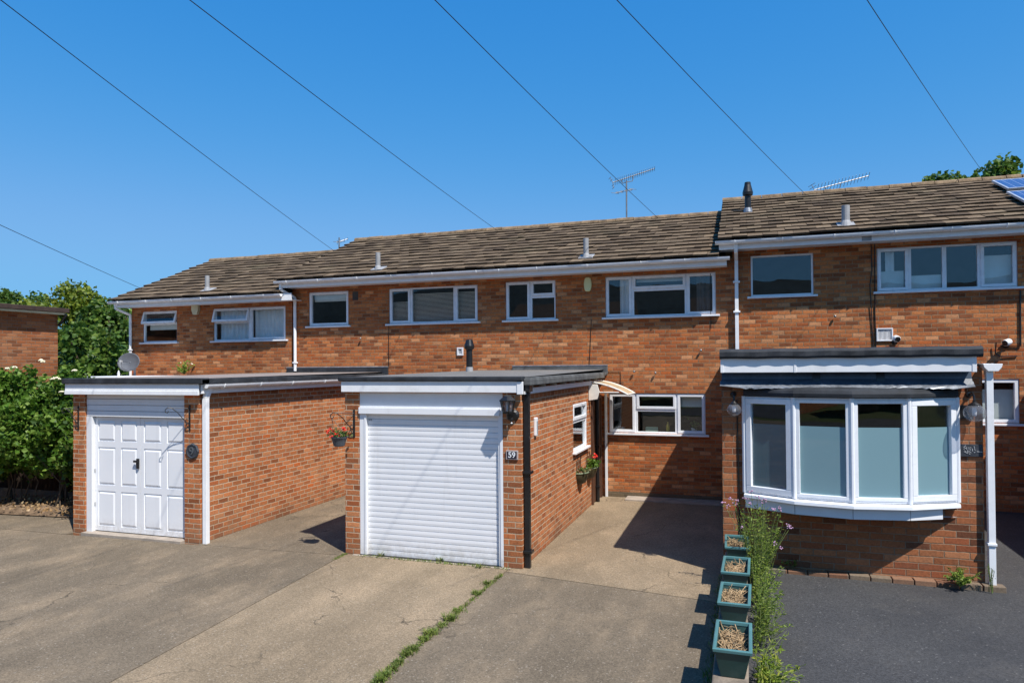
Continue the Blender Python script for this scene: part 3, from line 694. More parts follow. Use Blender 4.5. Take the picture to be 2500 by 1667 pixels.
# white vent grille and cameras on house 4
vg = thing('wall_vent', atY(2159.5,817,YW), 'white louvred square vent grille above the black extension roof', 'vent'); c = vg.location
fr = (Vector((c.x,YW,c.z)), Vector((1,0,0)), Vector((0,1,0)))
mb = MB(); ring(mb, fr, -.135,.135,-.12,.12,.022,-.03,0); mb.build('frame', M_white, vg, bevel=.003)
mb = MB()
for i in range(11): mb.obox((c.x-.105+i*.021, YW, c.z), (.8,.6,0), (-.6,.8,0), (0,0,1), (-.009,.009), (-.014,-.012), (-.1,.1))
mb.build('louvre', M_white, vg)
def seccam(px, py, lab, ang):
    c = atY(px, py, 14.1); t = thing('security_camera', (c.x, YW, c.z), lab, 'camera')
    d = Vector((math.sin(ang), -math.cos(ang), -.25)).normalized()
    MB().lathe((c.x, YW, c.z-.05), [(0,-.035),(.05,-.03),(.055,0)], 14, (0,1,0)).build('mount', M_black, t, smooth=True)
    MB().tube([(c.x,YW-.02,c.z-.05),(c.x,YW-.09,c.z-.02),(c.x,14.12,c.z)], .018, 8).build('arm', M_grey, t)
    b = MB().lathe(Vector((c.x,14.12,c.z))-d*.05, [(0,-.02),(.045,0),(.058,.03),(.058,.12),(.05,.13)], 16, d).build('body', M_white, t, smooth=True)
    MB().lathe(Vector((c.x,14.12,c.z))+d*.078, [(.047,0),(.03,.004),(0,.004)], 14, d).build('lens', M_black, b)
seccam(2188, 826, 'white security camera beside the white vent grille', .2)
seccam(2462, 835, 'white security camera near the right edge above a looped cable', -.9)

# ------------------------------------------------------------------ roof top things
def yagi(mast_base, mast_top, boom, elems, length, lab, name='tv_aerial', mastr=.02, refl=True, extra=None, cradle=True):
    a, b = Vector(boom[0]), Vector(boom[1]); t = thing(name, mast_base, lab, 'aerial')
    MB().tube([mast_base, mast_top], mastr, 8).build('mast', M_alu, t)
    mb = MB(); mb.tube([a, b], .012, 6)
    d = (b-a).normalized(); side = d.cross(Zv).normalized(); upv = side.cross(d)
    for i in range(elems):
        p = a + (b-a)*(.06+.94*i/(elems-1)); L = length*(1-.35*i/elems)
        mb.tube([p-side*L/2*.8-upv*L*.30, p+side*L/2*.8+upv*L*.30], .0055, 5)
    bm_ = mb.build('boom', M_alu, t)
    if refl:
        rb = MB()
        for s in (-1, 1):
            for k in (.5, 1.0):
                q = a - d*.03*k + upv*s*.13*k
                rb.tube([q-side*length*.55, q+side*length*.55], .006, 5)
            rb.tube([a, a-d*.03+upv*s*.14], .008, 5)
        rb.build('reflector', M_vent, t)
    if cradle:
        m1 = a+(b-a)*.20; m2 = a+(b-a)*.47; mt = Vector(mast_top)-Zv*.04
        MB().tube([m1, m1-upv*.1, mt, m2-upv*.12-d*.04, m2-upv*.05, m2], .011, 6).build('cradle', M_alu, t)
    return t
YA = 17.42
ae = yagi(atY(1530,545,YA), atY(1529.5,441,YA), (atY(1496,446,YA-.1), atY(1598,412,YA+.35)), 22, .22, 'tall mast aerial with two antennas, standing on the ridge beside an overhead wire')
q0, q1 = atY(1502,472,YA), atY(1545,462,YA+.2)
mb = MB(); mb.tube([q0, q1], .012, 6)
for i in range(5):
    p = q0+(q1-q0)*(i/4); mb.tube([p+Vector((-.06,-.2,-.03)), p+Vector((.06,.2,.03))], .006, 5)
mb.build('small_antenna', M_vent, ae)
yagi(atY(2026,490,18.0), atY(2026,461,18.0), (atY(1988,464,17.9), atY(2121,429.5,18.3)), 16, .34, 'long sloping aerial low behind the ridge of the highest house')
ta = yagi(atY(828,625,YA), atY(828,580,YA), (atY(822,592,YA), atY(849,583.5,YA+.25)), 4, .18, 'short stubby aerial behind the step between the two left roofs', refl=False, cradle=False)
p = atY(828,590,YA); MB().tube([p-Vector((.1,.15,.02)), p+Vector((.1,.15,.02))], .007, 5).build('crossbar', M_alu, ta)

# solar panels on house 4
sd = Vector((0, YR-YE, r4-e4)).normalized(); nd = Vector((0, -sd.z, sd.y))
def solar(px, py, w, l, lab):
    p = roofpt(px, py, e4, r4, .13)
    o = thing('solar_panel', p, lab, 'solar panel', 'solar panels on the right roof')
    fr_ = MB()
    for (a, b, c, d) in ((0, w, 0, .035), (0, w, l-.035, l), (0, .035, .035, l-.035), (w-.035, w, .035, l-.035)):
        fr_.obox(p, (1,0,0), -sd, nd, (a, b), (c, d), (-.04, .003))
    fr_.build('frame', plain('panel_frame', (.62,.64,.66), .35, .5, .5), o, bevel=.003)
    bm2 = MB().obox((0,0,0), (1,0,0), (0,-1,0), (0,0,1), (.03, w-.03), (.03, l-.03), (-.03, 0)).build('cells', M_cell, None)
    bm2.parent = o; bm2.rotation_euler = (math.atan2(sd.z, sd.y), 0, 0)
    MB().obox(p, (1,0,0), -sd, nd, (.1, w), (l*.3, l*.3+.04), (-.1, -.042)).build('rail', M_alu, o)
solar(2421, 440.5, 1.66, .99, 'blue framed solar panel touching the ridge at the right edge')
solar(2457, 467.5, 1.66, .99, 'blue framed solar panel in the lower row at the right edge')

# ------------------------------------------------------------------ left garage
def paneled_leaf(parent, x0, x1, z0, z1, Y, cols, rows):
    mb = MB()
    cut = [(a, b, c, d) for (a, b) in cols for (c, d) in rows]
    wall(mb, FX(Y), x0, x1, z0, z1, cut, .012)
    for (a, b, c, d) in cut:
        i = .03; Yb = Y+.012
        o = [(a,Yb,c),(b,Yb,c),(b,Yb,d),(a,Yb,d)]; k = [(a+.012,Yb,c+.012),(b-.012,Yb,c+.012),(b-.012,Yb,d-.012),(a+.012,Yb,d-.012)]
        q = [(a+.012+i,Y-.004,c+.012+i),(b-.012-i,Y-.004,c+.012+i),(b-.012-i,Y-.004,d-.012-i),(a+.012+i,Y-.004,d-.012-i)]
        mb.add(o+k+q, [(0,1,5,4),(1,2,6,5),(2,3,7,6),(3,0,4,7),(4,5,9,8),(5,6,10,9),(6,7,11,10),(7,4,8,11),(8,9,10,11)])
    mb.add([(x0,Y,z0),(x0,Y+.04,z0),(x0,Y+.04,z1),(x0,Y,z1)], [(0,1,2,3)]); mb.add([(x1,Y,z0),(x1,Y+.04,z0),(x1,Y+.04,z1),(x1,Y,z1)], [(0,1,2,3)])
    mb.add([(x0,Y+.04,z0),(x1,Y+.04,z0),(x1,Y+.04,z1),(x0,Y+.04,z1)], [(0,1,2,3)])
    return mb.build('door', M_door, parent)
GY = 8.65
lg = thing('garage', (-9.31, GY, 0), 'flat roofed brick garage with white panelled double doors and white corner downpipe', 'garage', 'flat roofed brick garages')
mb = MB()
wall(mb, FX(GY), -10.62, -8.0, -.05, 2.31, [(-10.36, -8.30, -.05, 2.305)], .12)
wall(mb, FS(-8.0), GY, YW, -.05, 2.42)
mb.add([(-10.62,GY,-.05),(-10.62,YW,-.05),(-10.62,YW,2.42),(-10.62,GY,2.42)], [(0,1,2,3)])
mb.build('wall', M_brick_g, lg, recalc=False)
hb = MB()
for i in range(4):
    z = 1.925 + i*.098; hb.box(-10.355, -8.303, GY+.028 + (.004 if i % 2 else 0), GY+.07, z+.004, z+.096)
hb.build('header_board', M_head, lg, bevel=.004)
fb = MB(); fb.box(-10.355, -10.235, GY+.02, GY+.12, .03, 1.92); fb.build('door_frame', M_head, lg, bevel=.004)
DY = GY + .085
cols = [(-10.17, -9.80), (-9.68, -9.34)]; cols2 = [(-9.20, -8.84), (-8.73, -8.37)]
rows = [(1.52, 1.87), (.80, 1.42), (.13, .70)]
d1 = paneled_leaf(lg, -10.232, -9.272, .05, 1.92, DY, cols, rows)
d2 = paneled_leaf(lg, -9.266, -8.303, .05, 1.92, DY, cols2, rows)
hd = MB(); hd.box(-9.335, -9.285, DY-.03, DY-.004, 1.10, 1.26); hd.box(-9.37, -9.29, DY-.055, DY-.03, 1.20, 1.235); hd.build('handle', M_black, d1, bevel=.006)
hg = MB()
for z in (.45, 1.0): hg.box(-10.245, -10.228, DY-.02, DY+.0, z, z+.06)
hg.build('hinge', M_grey, d1)
FY = 8.55
MB().box(-10.68, -7.93, FY, FY+.02, 2.30, 2.485).build('fascia', M_fascia, lg, bevel=.003)
MB().box(-10.68, -7.93, FY-.012, FY-.001, 2.296, 2.36).build('fascia_trim', M_fascia, lg, bevel=.004)
MB().box(-10.66, -7.95, FY+.02, GY-.002, 2.312, 2.33).build('soffit', M_fascia, lg)
rf = MB(); X0, X1 = -10.72, -7.84
rf.box(X0, X1, FY-.03, YW-.02, 2.47, 2.548, 0)
rf.box(X0, X1, FY-.034, FY+.14, 2.47, 2.560, 0)
rf.add([(X0+.02,FY+.14,2.553),(X1-.06,FY+.14,2.553),(X1-.06,YW-.02,2.585),(X0+.02,YW-.02,2.585)], [(0,1,2,3)], 1)
rf.build('roof', [M_felt, M_grav1], lg, bevel=.012)
MB().box(-10.52, -7.77, YW-.06, YW-.004, 2.5, 2.69).build('upstand', M_felt, lg, bevel=.01)
MB().box(-10.52, -7.77, YW-.066, YW-.002, 2.692, 2.715).build('flashing', M_lead, lg, bevel=.004)
MB().box(-7.93, -7.905, FY+.04, YW-.05, 2.32, 2.46).build('side_fascia', M_fascia, lg)
gutter(lg, 8.62, 13.9, -7.845, 2.46, .052, axis='Y', step=.9)
downpipe(lg, [(-7.90,8.76,2.42),(-7.93,8.70,2.25),(-7.93,8.70,0.0)], .052, 4, rot=math.pi/4)
# scroll brackets
def scroll_bracket(x, y, z, lab, group=None, arm=.3):
    """wrought iron bracket on a wall facing -Y, arm pointing towards -X and the viewer"""
    t = thing('hanging_bracket', (x, y, z), lab, 'bracket', group)
    MB().obox((x, y, z), (1,0,0), (0,1,0), Zv, (-.014, .014), (-.012, -.001), (-.36, .04)).build('back_plate', M_iron, t, bevel=.003)
    mb = MB(); d = Vector((-.72, -.69, 0))
    P = lambda s, h: Vector((x, y-.012, z)) + d*s + Zv*h
    pts = [P(0, -.03), P(arm*.5, -.0), P(arm*.8, .0)]
    mb.tube([P(0, -.27), P(arm*.3, -.17), P(arm*.55, -.07), P(arm*.8, -.005), P(arm, .01), P(arm*1.12, -.02), P(arm*1.12, -.06), P(arm*1.02, -.075), P(arm*.97, -.045)], .007, 6)
    mb.tube([P(0, -.01), P(arm*.45, .0), P(arm*.85, .005)], .005, 6)
    mb.tube([P(0, -.33), P(arm*.12, -.28), P(arm*.2, -.21), P(arm*.12, -.17), P(0, -.2)], .006, 6)
    mb.build('arm', M_iron, t)
    return t, P(arm*1.06, -.07)
scroll_bracket(-8.19, GY, 2.10, 'empty black scroll bracket on the pier right of the panelled doors')
scroll_bracket(-10.50, GY, 2.06, 'empty black scroll bracket on the pier left of the panelled doors', arm=.2)
# round plaque
c = atY(471, 1101, GY); pl = thing('house_number_plaque', c, 'round dark relief number plaque on the pier by the panelled doors', 'plaque')
MB().lathe(c, [(0,-.022),(.085,-.022),(.1,-.03),(.118,-.026),(.125,-.01),(.125,0)], 8, (0,1,0)).build('disc', M_slate, pl, bevel=.004)
tme = text_mesh('9', .17, .006); tme.materials.append(M_relief)
o = bpy.data.objects.new('digit', tme); COL.objects.link(o); o.parent = pl; o.location = (0, -.028, 0); o.rotation_euler = (math.pi/2, -.2, 0)

# ------------------------------------------------------------------ middle garage
MY = 8.84
mg = thing('garage', (-4.19, MY, 0), 'flat roofed brick garage with a white roller shutter and black corner downpipe', 'garage', 'flat roofed brick garages')
mb = MB()
wall(mb, FX(MY), -5.54, -2.84, -.05, 2.37, [(-5.305, -3.10, -.05, 2.345)], .12)
SW = (11.80, 12.88, 1.20, 2.03)
wall(mb, FS(-2.84), MY, YW, -.05, 2.42, [SW], .1)
mb.add([(-5.54,MY,-.05),(-5.54,YW,-.05),(-5.54,YW,2.42),(-5.54,MY,2.42)], [(0,1,2,3)])
mb.build('wall', M_brick_g, mg, recalc=False)
MB().box(-5.302, -3.103, MY+.012, MY+.06, 2.13, 2.344).build('header_board', M_head, mg, bevel=.002)
sh = MB(); sh.box(-5.302, -3.135, MY-.03, MY+.05, 2.035, 2.128); sh.build('shutter_box', M_door, mg, bevel=.006)
MB().box(-5.302, -5.225, MY+.005, MY+.09, -.01, 2.033).box(-5.2251, -5.19, MY-.004, MY+.06, -.01, 2.033).build('door_post', M_door, mg, bevel=.004)
MB().box(-3.145, -3.103, MY+.0, MY+.09, -.01, 2.125).box(-3.172, -3.1449, MY+.012, MY+.06, -.01, 2.033).build('door_post', M_door, mg, bevel=.004)
rs = MB(); NS = 26; z = .0; hS = 2.033/NS
prof = []
for i in range(NS):
    a = i*hS
    prof += [(MY+.060, a+.001), (MY+.060, a+.006), (MY+.049, a+.009), (MY+.0465, a+hS*.5), (MY+.048, a+hS-.002), (MY+.060, a+hS-.001)]
rs.sheet([[(-5.188, y, zz) for y, zz in prof], [(-3.174, y, zz) for y, zz in prof]])
sd_ = rs.build('roller_shutter', M_door, mg)
MB().box(-5.17, -5.15, MY+.04, MY+.046, 1.935, 1.955).box(-5.14, -5.125, MY+.04, MY+.046, 1.935, 1.96).build('sticker', M_grey, sd_)
MB().box(-5.30, -3.12, MY-.01, MY+.03, -.0, .012).build('seal', M_black, sd_)
MF = 8.77
MB().box(-5.56, -2.875, MF, MF+.02, 2.352, 2.505).build('fascia', M_fascia, mg, bevel=.003)
MB().box(-2.873, -2.79, MF-.008, MF+.03, 2.33, 2.50).build('fascia_end', M_fascia, mg, bevel=.004)
MB().box(-5.54, -2.85, MF+.02, MY-.002, 2.375, 2.39).build('soffit', M_fascia, mg)
X0, X1 = -5.60, -2.70
rf = MB()
rf.box(X0, X1, MF+.1, YW-.02, 2.49, 2.556, 0); rf.box(X0, X1-.09, MF-.03, MF+.12, 2.507, 2.570, 1)
rf.add([(X0+.02,MF+.12,2.563),(X1-.05,MF+.12,2.563),(X1-.05,YW-.02,2.615),(X0+.02,YW-.02,2.615)], [(0,1,2,3)], 2)
rf.box(X1-.10, X1+.01, MF+.05, YW-.3, 2.445, 2.535, 0)
rf.build('roof', [M_feltg, M_felt, M_grav2], mg, bevel=.014)
MB().box(-4.75, -2.68, YW-.08, YW-.004, 2.52, 2.685).build('upstand', M_feltg, mg, bevel=.012)
MB().box(-4.75, -2.68, YW-.086, YW-.002, 2.688, 2.71).build('flashing', M_lead, mg, bevel=.004)
MB().box(-2.80, -2.78, MY, YW-.1, 2.33, 2.405).build('side_fascia', M_fascia, mg)
rj = MB(); y = MY+.2
while y < 13.9: rj.box(-2.83, -2.74, y, y+.05, 2.41, 2.468); y += .62
rj.build('rafter_end', plain('pale_rafter', (.4,.36,.3), .8, .2, var=.3), mg)
dp = downpipe(mg, [(-2.775,8.95,2.45),(-2.785,8.93,2.30),(-2.785,8.93,.0)], .05, 4, mat=M_black, rot=math.pi/4, clips=(1.28,.22))
MB().box(-2.86,-2.72,8.84,9.0,2.36,2.47).build('hopper', M_black, dp, bevel=.01)
downpipe(mg, [(-2.79,13.62,2.3),(-2.79,13.62,.0)], .04, 8, mat=M_black, clips=(.3,1.1))
window(mg, FS(-2.84), *SW, [(SW[0],SW[1],1.72,2.03,'sash'), (SW[0],SW[1],1.20,1.72,'fixed')], curtains=[('net',11.85,12.2,1.25,1.7)], sillov=.06, proud=.02)
sdoor = MB(); sdoor.box(-2.845,-2.80,13.25,13.32,0,2.1); sdoor.box(-2.845,-2.80,14.08,14.15,0,2.1); sdoor.box(-2.845,-2.80,13.32,14.08,2.03,2.1)
sdoor.build('side_door_frame', plain('brown_door_frame',(.085,.04,.024),.5,.4), mg, bevel=.004)
MB().box(-2.845,-2.825,13.325,14.075,.02,2.025).build('side_door', plain('brown_side_door',(.10,.045,.025),.5,.4), mg)
MB().box(-2.745,-2.70,14.17,14.235,0,2.12).build('porch_post', M_upvc, mg, bevel=.004)
fl = MB().lathe((-5.10,12.6,2.5), [(.062,.0),(.062,.52),(.095,.55),(.10,.60),(.075,.68),(.062,.72),(.03,.73),(0,.73)], 16).build('flue', M_black, mg)
MB().lathe((-5.10,12.6,2.55), [(.15,0),(.15,.02),(.075,.03),(.068,.14),(.062,.14)], 16).build('collar', M_vent, fl)
# fixtures on the middle garage
t = thing('door_chime_box', (-2.84, 9.5, 1.76), 'small grey intercom box on brick beside the black downpipe', 'intercom')
c = atX(1305,1041,-2.84)
MB().box(-2.842,-2.80,c.y-.05,c.y+.05,c.z-.13,c.z+.13).build('case', M_white, t, bevel=.012); MB().box(-2.8,-2.796,c.y-.03,c.y+.03,c.z-.1,c.z+.08).build('face', M_grey, t)
c = atY(1251,1110,MY); pl = thing('house_number_plaque', c, 'small square white framed number plaque reading 59 beside the roller shutter', 'plaque')
MB().box(c.x-.085,c.x+.085,MY-.022,MY-.001,c.z-.062,c.z+.062).build('frame', plain('plaque_frame',(.42,.36,.34),.5,.5), pl, bevel=.004)
MB().box(c.x-.068,c.x+.068,MY-.026,MY-.0235,c.z-.047,c.z+.047).build('face', plain('navy_enamel',(.02,.018,.035),.3,.5), pl)
tme = text_mesh('59', .105, .002); tme.materials.append(M_digit)
o = bpy.data.objects.new('digits', tme); COL.objects.link(o); o.parent = pl; o.location = (0, -.029, 0); o.rotation_euler = (math.pi/2, 0, 0)
# lantern
c = atY(1240,985,MY-.13); ln = thing('wall_lantern', (c.x+.02, MY, c.z-.05), 'black traditional lantern on the pier right of the roller shutter', 'lamp')
a = Vector((c.x, MY-.14, c.z))
MB().lathe(a+Zv*.035, [(.0,.075),(.05,.068),(.1,.03),(.125,.01),(.12,0),(.0,0)], 6).build('cap', M_black, ln)
cage = MB()
for i in range(6):
    t_ = i*math.pi/3; cage.tube([a+Vector((.1*math.cos(t_),.1*math.sin(t_),.035)), a+Vector((.068*math.cos(t_),.068*math.sin(t_),-.11))], .01, 5)
cage.lathe(a, [(.075,-.105),(.07,-.13),(.0,-.14)], 6); cage.build('cage', M_black, ln)
MB().lathe(a, [(.092,.033),(.062,-.105)], 6).build('glass', M_globe, ln)
MB().lathe(a, [(.02,.03),(.025,-.02),(.02,-.1)], 8).build('bulb', M_white, ln)
MB().tube([(a.x+.03,MY-.02,a.z-.2),(a.x+.02,MY-.07,a.z-.23),(a.x,MY-.12,a.z-.2),(a.x,MY-.14,a.z-.13)], .022, 8).build('arm', M_black, ln)
MB().lathe((a.x+.04,MY,a.z-.16), [(0,-.05),(.05,-.045),(.075,-.02),(.08,0)], 12, (0,1,0)).build('back_plate', M_black, ln)
MB().lathe((a.x+.03,MY-.07,a.z-.262), [(0,-.012),(.016,0),(0,.012)], 8).build('sensor', M_digit, ln)
# canopy over the side door
cn = thing('door_canopy', (-2.84, 13.6, 2.1), 'curved amber plastic door canopy in the corner by the kitchen window', 'canopy')
def rib(pa, pb, y):
    A, B = atY(*pa, y), atY(*pb, y); A.x = -2.83
    return [(A.x+(B.x-A.x)*s_, y, A.z+(B.z-A.z)*(.30*s_+.70*s_**2)) for s_ in [i/12 for i in range(13)]]
ra, rb_ = rib((1458,932), (1533,963), 13.1), rib((1470,929), (1549,959), 14.12)
MB().sheet([[(x, y, z+.006) for x, y, z in ra], [(x, y, z+.006) for x, y, z in rb_]]).build('sheet', M_poly, cn, smooth=True)
MB().tube(ra, .017, 6).build('front_rib', M_polym, cn); MB().tube(rb_, .017, 6).build('rear_rib', M_polym, cn)
MB().tube([ra[-1], rb_[-1]], .02, 6).build('edge_trim', M_polym, cn)
MB().tube([(-2.83,13.05,2.19),(-2.25,13.05,2.19)], .012, 6).build('tie_bar', M_polym, cn)
MB().prism([(-2.83,13.03,2.34),(-2.66,13.03,2.34),(-2.62,13.03,2.2),(-2.66,13.03,2.06),(-2.83,13.03,2.03)], (0,.03,0)).build('side_bracket', M_polym, cn, bevel=.006)

# ------------------------------------------------------------------ bay fronted extension
EY = 9.40
ex = thing('front_extension', (1.15, EY, .1), 'brick front extension with white bow window and black felt roof', 'extension')
mb = MB(); BW = (0.0, 2.345, .98, 2.33)
wall(mb, FX(EY), -.285, 2.622, .05, 2.66, [BW], .1)
mb.add([(-.285,EY,.0),(-.285,YW,.0),(-.285,YW,2.66),(-.285,EY,2.66)], [(0,1,2,3)]); mb.add([(2.622,EY,.0),(2.622,YW,.0),(2.622,YW,2.66),(2.622,EY,2.66)], [(0,1,2,3)])
mb.build('wall', M_brick_w, ex, recalc=False)
WF = 9.20
fm = MB(); fm.box(-.285, .86-.28, WF, WF+.02, 2.603, 2.782); fm.box(.60, 2.50, WF, WF+.02, 2.603, 2.782); fm.box(.575, .605, WF-.006, WF+.01, 2.601, 2.783); fm.box(2.47, 2.515, WF-.006, WF+.024, 2.599, 2.784); fm.box(-.29, -.25, WF-.004, WF+.02, 2.601, 2.783)
fm.build('fascia', M_fascia, ex, bevel=.003)
rf = MB(); n = 40
rows = []
for (dy, z) in ((.0, 2.776), (-.035, 2.78), (-.05, 2.805), (-.05, 2.86), (-.03, 2.887), (.02, 2.897), (.3, 2.90), (YW-.02-WF, 2.95)):
    rows.append([(-.30+2.87*i/n, WF+dy+.004*math.sin(i*1.7+z*20), z+.003*math.sin(i*.8)) for i in range(n+1)])
rf.sheet(rows)
for x in (-.30, 2.57): rf.add([(x, WF+dy, z) for dy, z in ((.3,2.77),(.0,2.768),(-.035,2.772),(-.05,2.80),(-.05,2.86),(-.03,2.887),(.02,2.897),(.3,2.90))], [tuple(range(8))])
rf.add([(2.57,WF+.3,2.77),(2.57,YW,2.77),(2.57,YW,2.95),(2.57,WF+.3,2.90)], [(0,1,2,3)]); rf.add([(-.30,WF+.3,2.77),(-.30,YW,2.77),(-.30,YW,2.95),(-.30,WF+.3,2.90)], [(0,1,2,3)])
rf.build('roof', M_felt, ex)
M_navy = plain('navy_roof_membrane', (.045, .066, .095), .36, .5, var=.35, nscale=4, fine=60, bump=.1)
sk_ = MB(); sk_.sheet([[(-.28, 9.36, 2.66), (2.50, 9.36, 2.66)], [(-.28, 9.33, 2.52), (2.50, 9.33, 2.52)], [(-.30, 9.28, 2.45), (2.50, 9.28, 2.45)]])
sk_.build('roof_skirt', M_navy, ex)
bl = MB()
for x in (.84, 1.55): bl.obox((x, 9.355, 2.66), (1,0,0), Vector((0,-.24,-1)).normalized(), Vector((0,-1,.24)).normalized(), (-.045, .045), (0, .2), (-.004, .004))
bl.build('membrane_strap', M_black, ex)
ld_ = MB(); rows = []; n = 70
for k, (y, z) in enumerate(((9.325, 2.492), (9.285, 2.455), (9.235, 2.432), (9.17, 2.412))):
    rows.append([(-.30+2.81*i/n + (.25*(k == 3)*(1-2*i/n)), y + rnd(-.004,.004) - .008*k*R()*(k > 1), z + rnd(-.004,.004) - (.012*R() if k == 3 else 0)) for i in range(n+1)])
ld_.sheet(rows); ld_.build('lead_flashing', M_lead, ex)
# bow window
bowp = [(-.008, 9.37), (.56, 9.10), (1.185, 8.99), (1.80, 9.10), (2.352, 9.37)]
Z0, Z1 = 1.075, 2.30
def offs(d):
    return [(x + (x-1.175)*d*.16, y-d if 0 < i < 4 else y-d*.6) for i, (x, y) in enumerate(bowp)]
def bowsheet(lst):      # list of (offset, z)
    return [[(x, y, z) for x, y in offs(d)] for d, z in lst]
br = MB(); br.sheet([[(x, 9.29, 2.43) for x, y in offs(0)]] + bowsheet([(.0, 2.405), (.05, 2.385), (.065, 2.35), (.06, 2.312), (.03, 2.303), (-.03, 2.303)]))
br.build('bay_roof', M_felt, ex)
sl = MB(); sl.sheet(bowsheet([(-.06, 1.072), (.05, 1.066), (.085, 1.055), (.088, 1.02), (.05, 1.012), (-.02, 1.012)])); sl.build('bay_sill', M_upvc, ex)
for i in range(4):
    P0, P1 = offs(.015)[i], offs(.015)[i+1]; y = 1.010
    ap = MB(); a, b = Vector((P0[0], P0[1], 0)), Vector((P1[0], P1[1], 0)); u = (b-a).normalized(); nn = Vector((-u.y, u.x, 0)); L = (b-a).length
    ap.obox(a, u, nn, Zv, (.004, L-.004 - (.2 if i == 3 else 0)), (0, .03), (.885, 1.008)); ap.build('apron_board', M_head, ex, bevel=.003)
MB().add([(x, y+.02, .90) for x, y in bowp], [(0,1,2,3,4)]).build('bay_soffit', M_head, ex)
for i in range(4):
    a, b = Vector((*bowp[i], 0)), Vector((*bowp[i+1], 0)); u = (b-a).normalized(); nn = Vector((-u.y, u.x, 0)); L = (b-a).length; fr = (a, u, nn)
    w = MB(); ring(w, fr, .006, L-.006, Z0, Z1, .036, -.005, .065)
    wnd = w.build('bay_window', M_upvc, ex, bevel=.005); s = MB(); iw = .068 if i in (0, 3) else .042
    ring(s, fr, .024, L-.024, Z0+.024, Z1-.024, iw, -.024 if i in (0, 3) else -.014, .05); s.build('sash', M_upvc, wnd, bevel=.006); ins = .024+iw-.006
    zf = 1.955
    MB().obox(a, u, nn, Zv, (ins, L-ins), (.02, .026), (zf+.001, Z1-.024-iw+.006)).build('clear_pane', M_glass, wnd)
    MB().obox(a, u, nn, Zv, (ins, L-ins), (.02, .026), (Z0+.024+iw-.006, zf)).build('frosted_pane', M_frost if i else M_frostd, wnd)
mp = MB()
for i in range(5):
    x, y = offs(.012)[i]; mp.tube([(x, y+.012, Z0), (x, y+.012, Z1)], .03, 10)
mp.build('bay_post', M_upvc, ex)
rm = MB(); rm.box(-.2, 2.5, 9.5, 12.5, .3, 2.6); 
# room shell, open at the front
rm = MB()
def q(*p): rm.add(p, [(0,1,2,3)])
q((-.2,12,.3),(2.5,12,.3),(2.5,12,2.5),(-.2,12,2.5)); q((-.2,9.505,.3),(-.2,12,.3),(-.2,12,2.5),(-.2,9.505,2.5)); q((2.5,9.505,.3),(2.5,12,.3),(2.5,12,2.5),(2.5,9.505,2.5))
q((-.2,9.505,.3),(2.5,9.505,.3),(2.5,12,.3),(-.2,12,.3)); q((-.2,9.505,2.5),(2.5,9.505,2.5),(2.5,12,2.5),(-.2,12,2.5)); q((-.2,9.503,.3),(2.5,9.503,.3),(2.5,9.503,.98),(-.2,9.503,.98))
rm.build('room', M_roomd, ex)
MB().sheet([[(.02,9.45,1.02),(.5,9.30,1.02)],[(.02,9.45,1.95),(.5,9.30,1.95)]]).build('inner_blind', plain('teal_inner_blind',(.05,.11,.14),.6,.3), ex)
eb = MB(); x = .25; k = 0
while x < 2.66:
    y0 = 9.27; eb.box(x, x+.222, y0 + rnd(-.004,.004), EY-.002, .06, .150+rnd(-.004,.004)); x += .232
tag(eb.build('brick_edging', M_kerb, bevel=.008), 'single course of flat edging bricks below the bow window wall', 'edging')
dp = downpipe(ex, [(2.678,9.36,2.62),(2.678,9.36,.10)], .049, 4, rot=math.pi/4, clips=())
MB().box(2.628,2.722,9.31,9.4,.60,.63).build('clip', M_gutter, dp, bevel=.004)
MB().prism([(2.60,9.28,2.69),(2.795,9.28,2.69),(2.785,9.28,2.65),(2.75,9.28,2.605),(2.65,9.28,2.605),(2.61,9.28,2.65)], (0,.16,0)).build('gutter_end', M_gutter, dp, bevel=.004)
gutter(ex, 9.45, 14.0, 2.70, 2.69, .07, axis='Y', ends=False, brackets=False)
MB().tube([(-.10,EY-.008,2.25),(-.085,EY-.008,1.0),(-.08,EY-.008,.55),(-.13,EY-.03,.47),(-.2,EY-.012,.5)], .008, 6).build('cable', M_black, ex)
# lamps
def globe_lamp(px, py, r, lab, plate):
    c = atY(px, py, EY-.17); t = thing('globe_lamp', (c.x, EY, c.z), lab, 'lamp', 'clear globe lamps either side of the bow window')
    n = 22; prof = [(r*math.sin(a), -r*.92*math.cos(a)) for a in [math.pi*i/16 for i in range(0, 14)]]
    MB().lathe(c, prof, n).build('globe', M_globe, t, smooth=True)
    top = r*.92*math.cos(math.pi*3/16)
    MB().lathe(c, [(r*.56, top-.012), (r*.56, top+.008), (r*.3, top+.03), (.018, top+.04), (.018, top+.06)], 18).build('cap', M_black, t)
    MB().lathe(c, [(.02, top), (.024, -.01), (.02, -.03), (0, -.04)], 12).build('bulb', M_digit, t, smooth=True)
    a = [Vector((c.x, c.y, c.z+top+.05)), Vector((c.x, c.y+.01, c.z+top+.11)), Vector((c.x, c.y+.06, c.z+top+.14)), Vector((c.x-.01, EY-.02, c.z+top+.12))]
    MB().tube(a, .012, 8).build('arm', M_black, t)
    MB().lathe((c.x-.01, EY, c.z+top+.12), [(0,-.03),(.03,-.025),(.04,0)], 12, (0,1,0)).build('back_plate', M_black, t)
    if plate: MB().box(c.x-.115, c.x+.03, EY-.03, EY-.001, c.z-.08, c.z+.08).build('junction_box', M_black, t, bevel=.005)
globe_lamp(1792, 1000, .088, 'clear globe lamp on the narrow brick pier left of the bow window', False)
globe_lamp(2379, 1008, .112, 'larger clear globe lamp on the pier by the white downpipe', True)
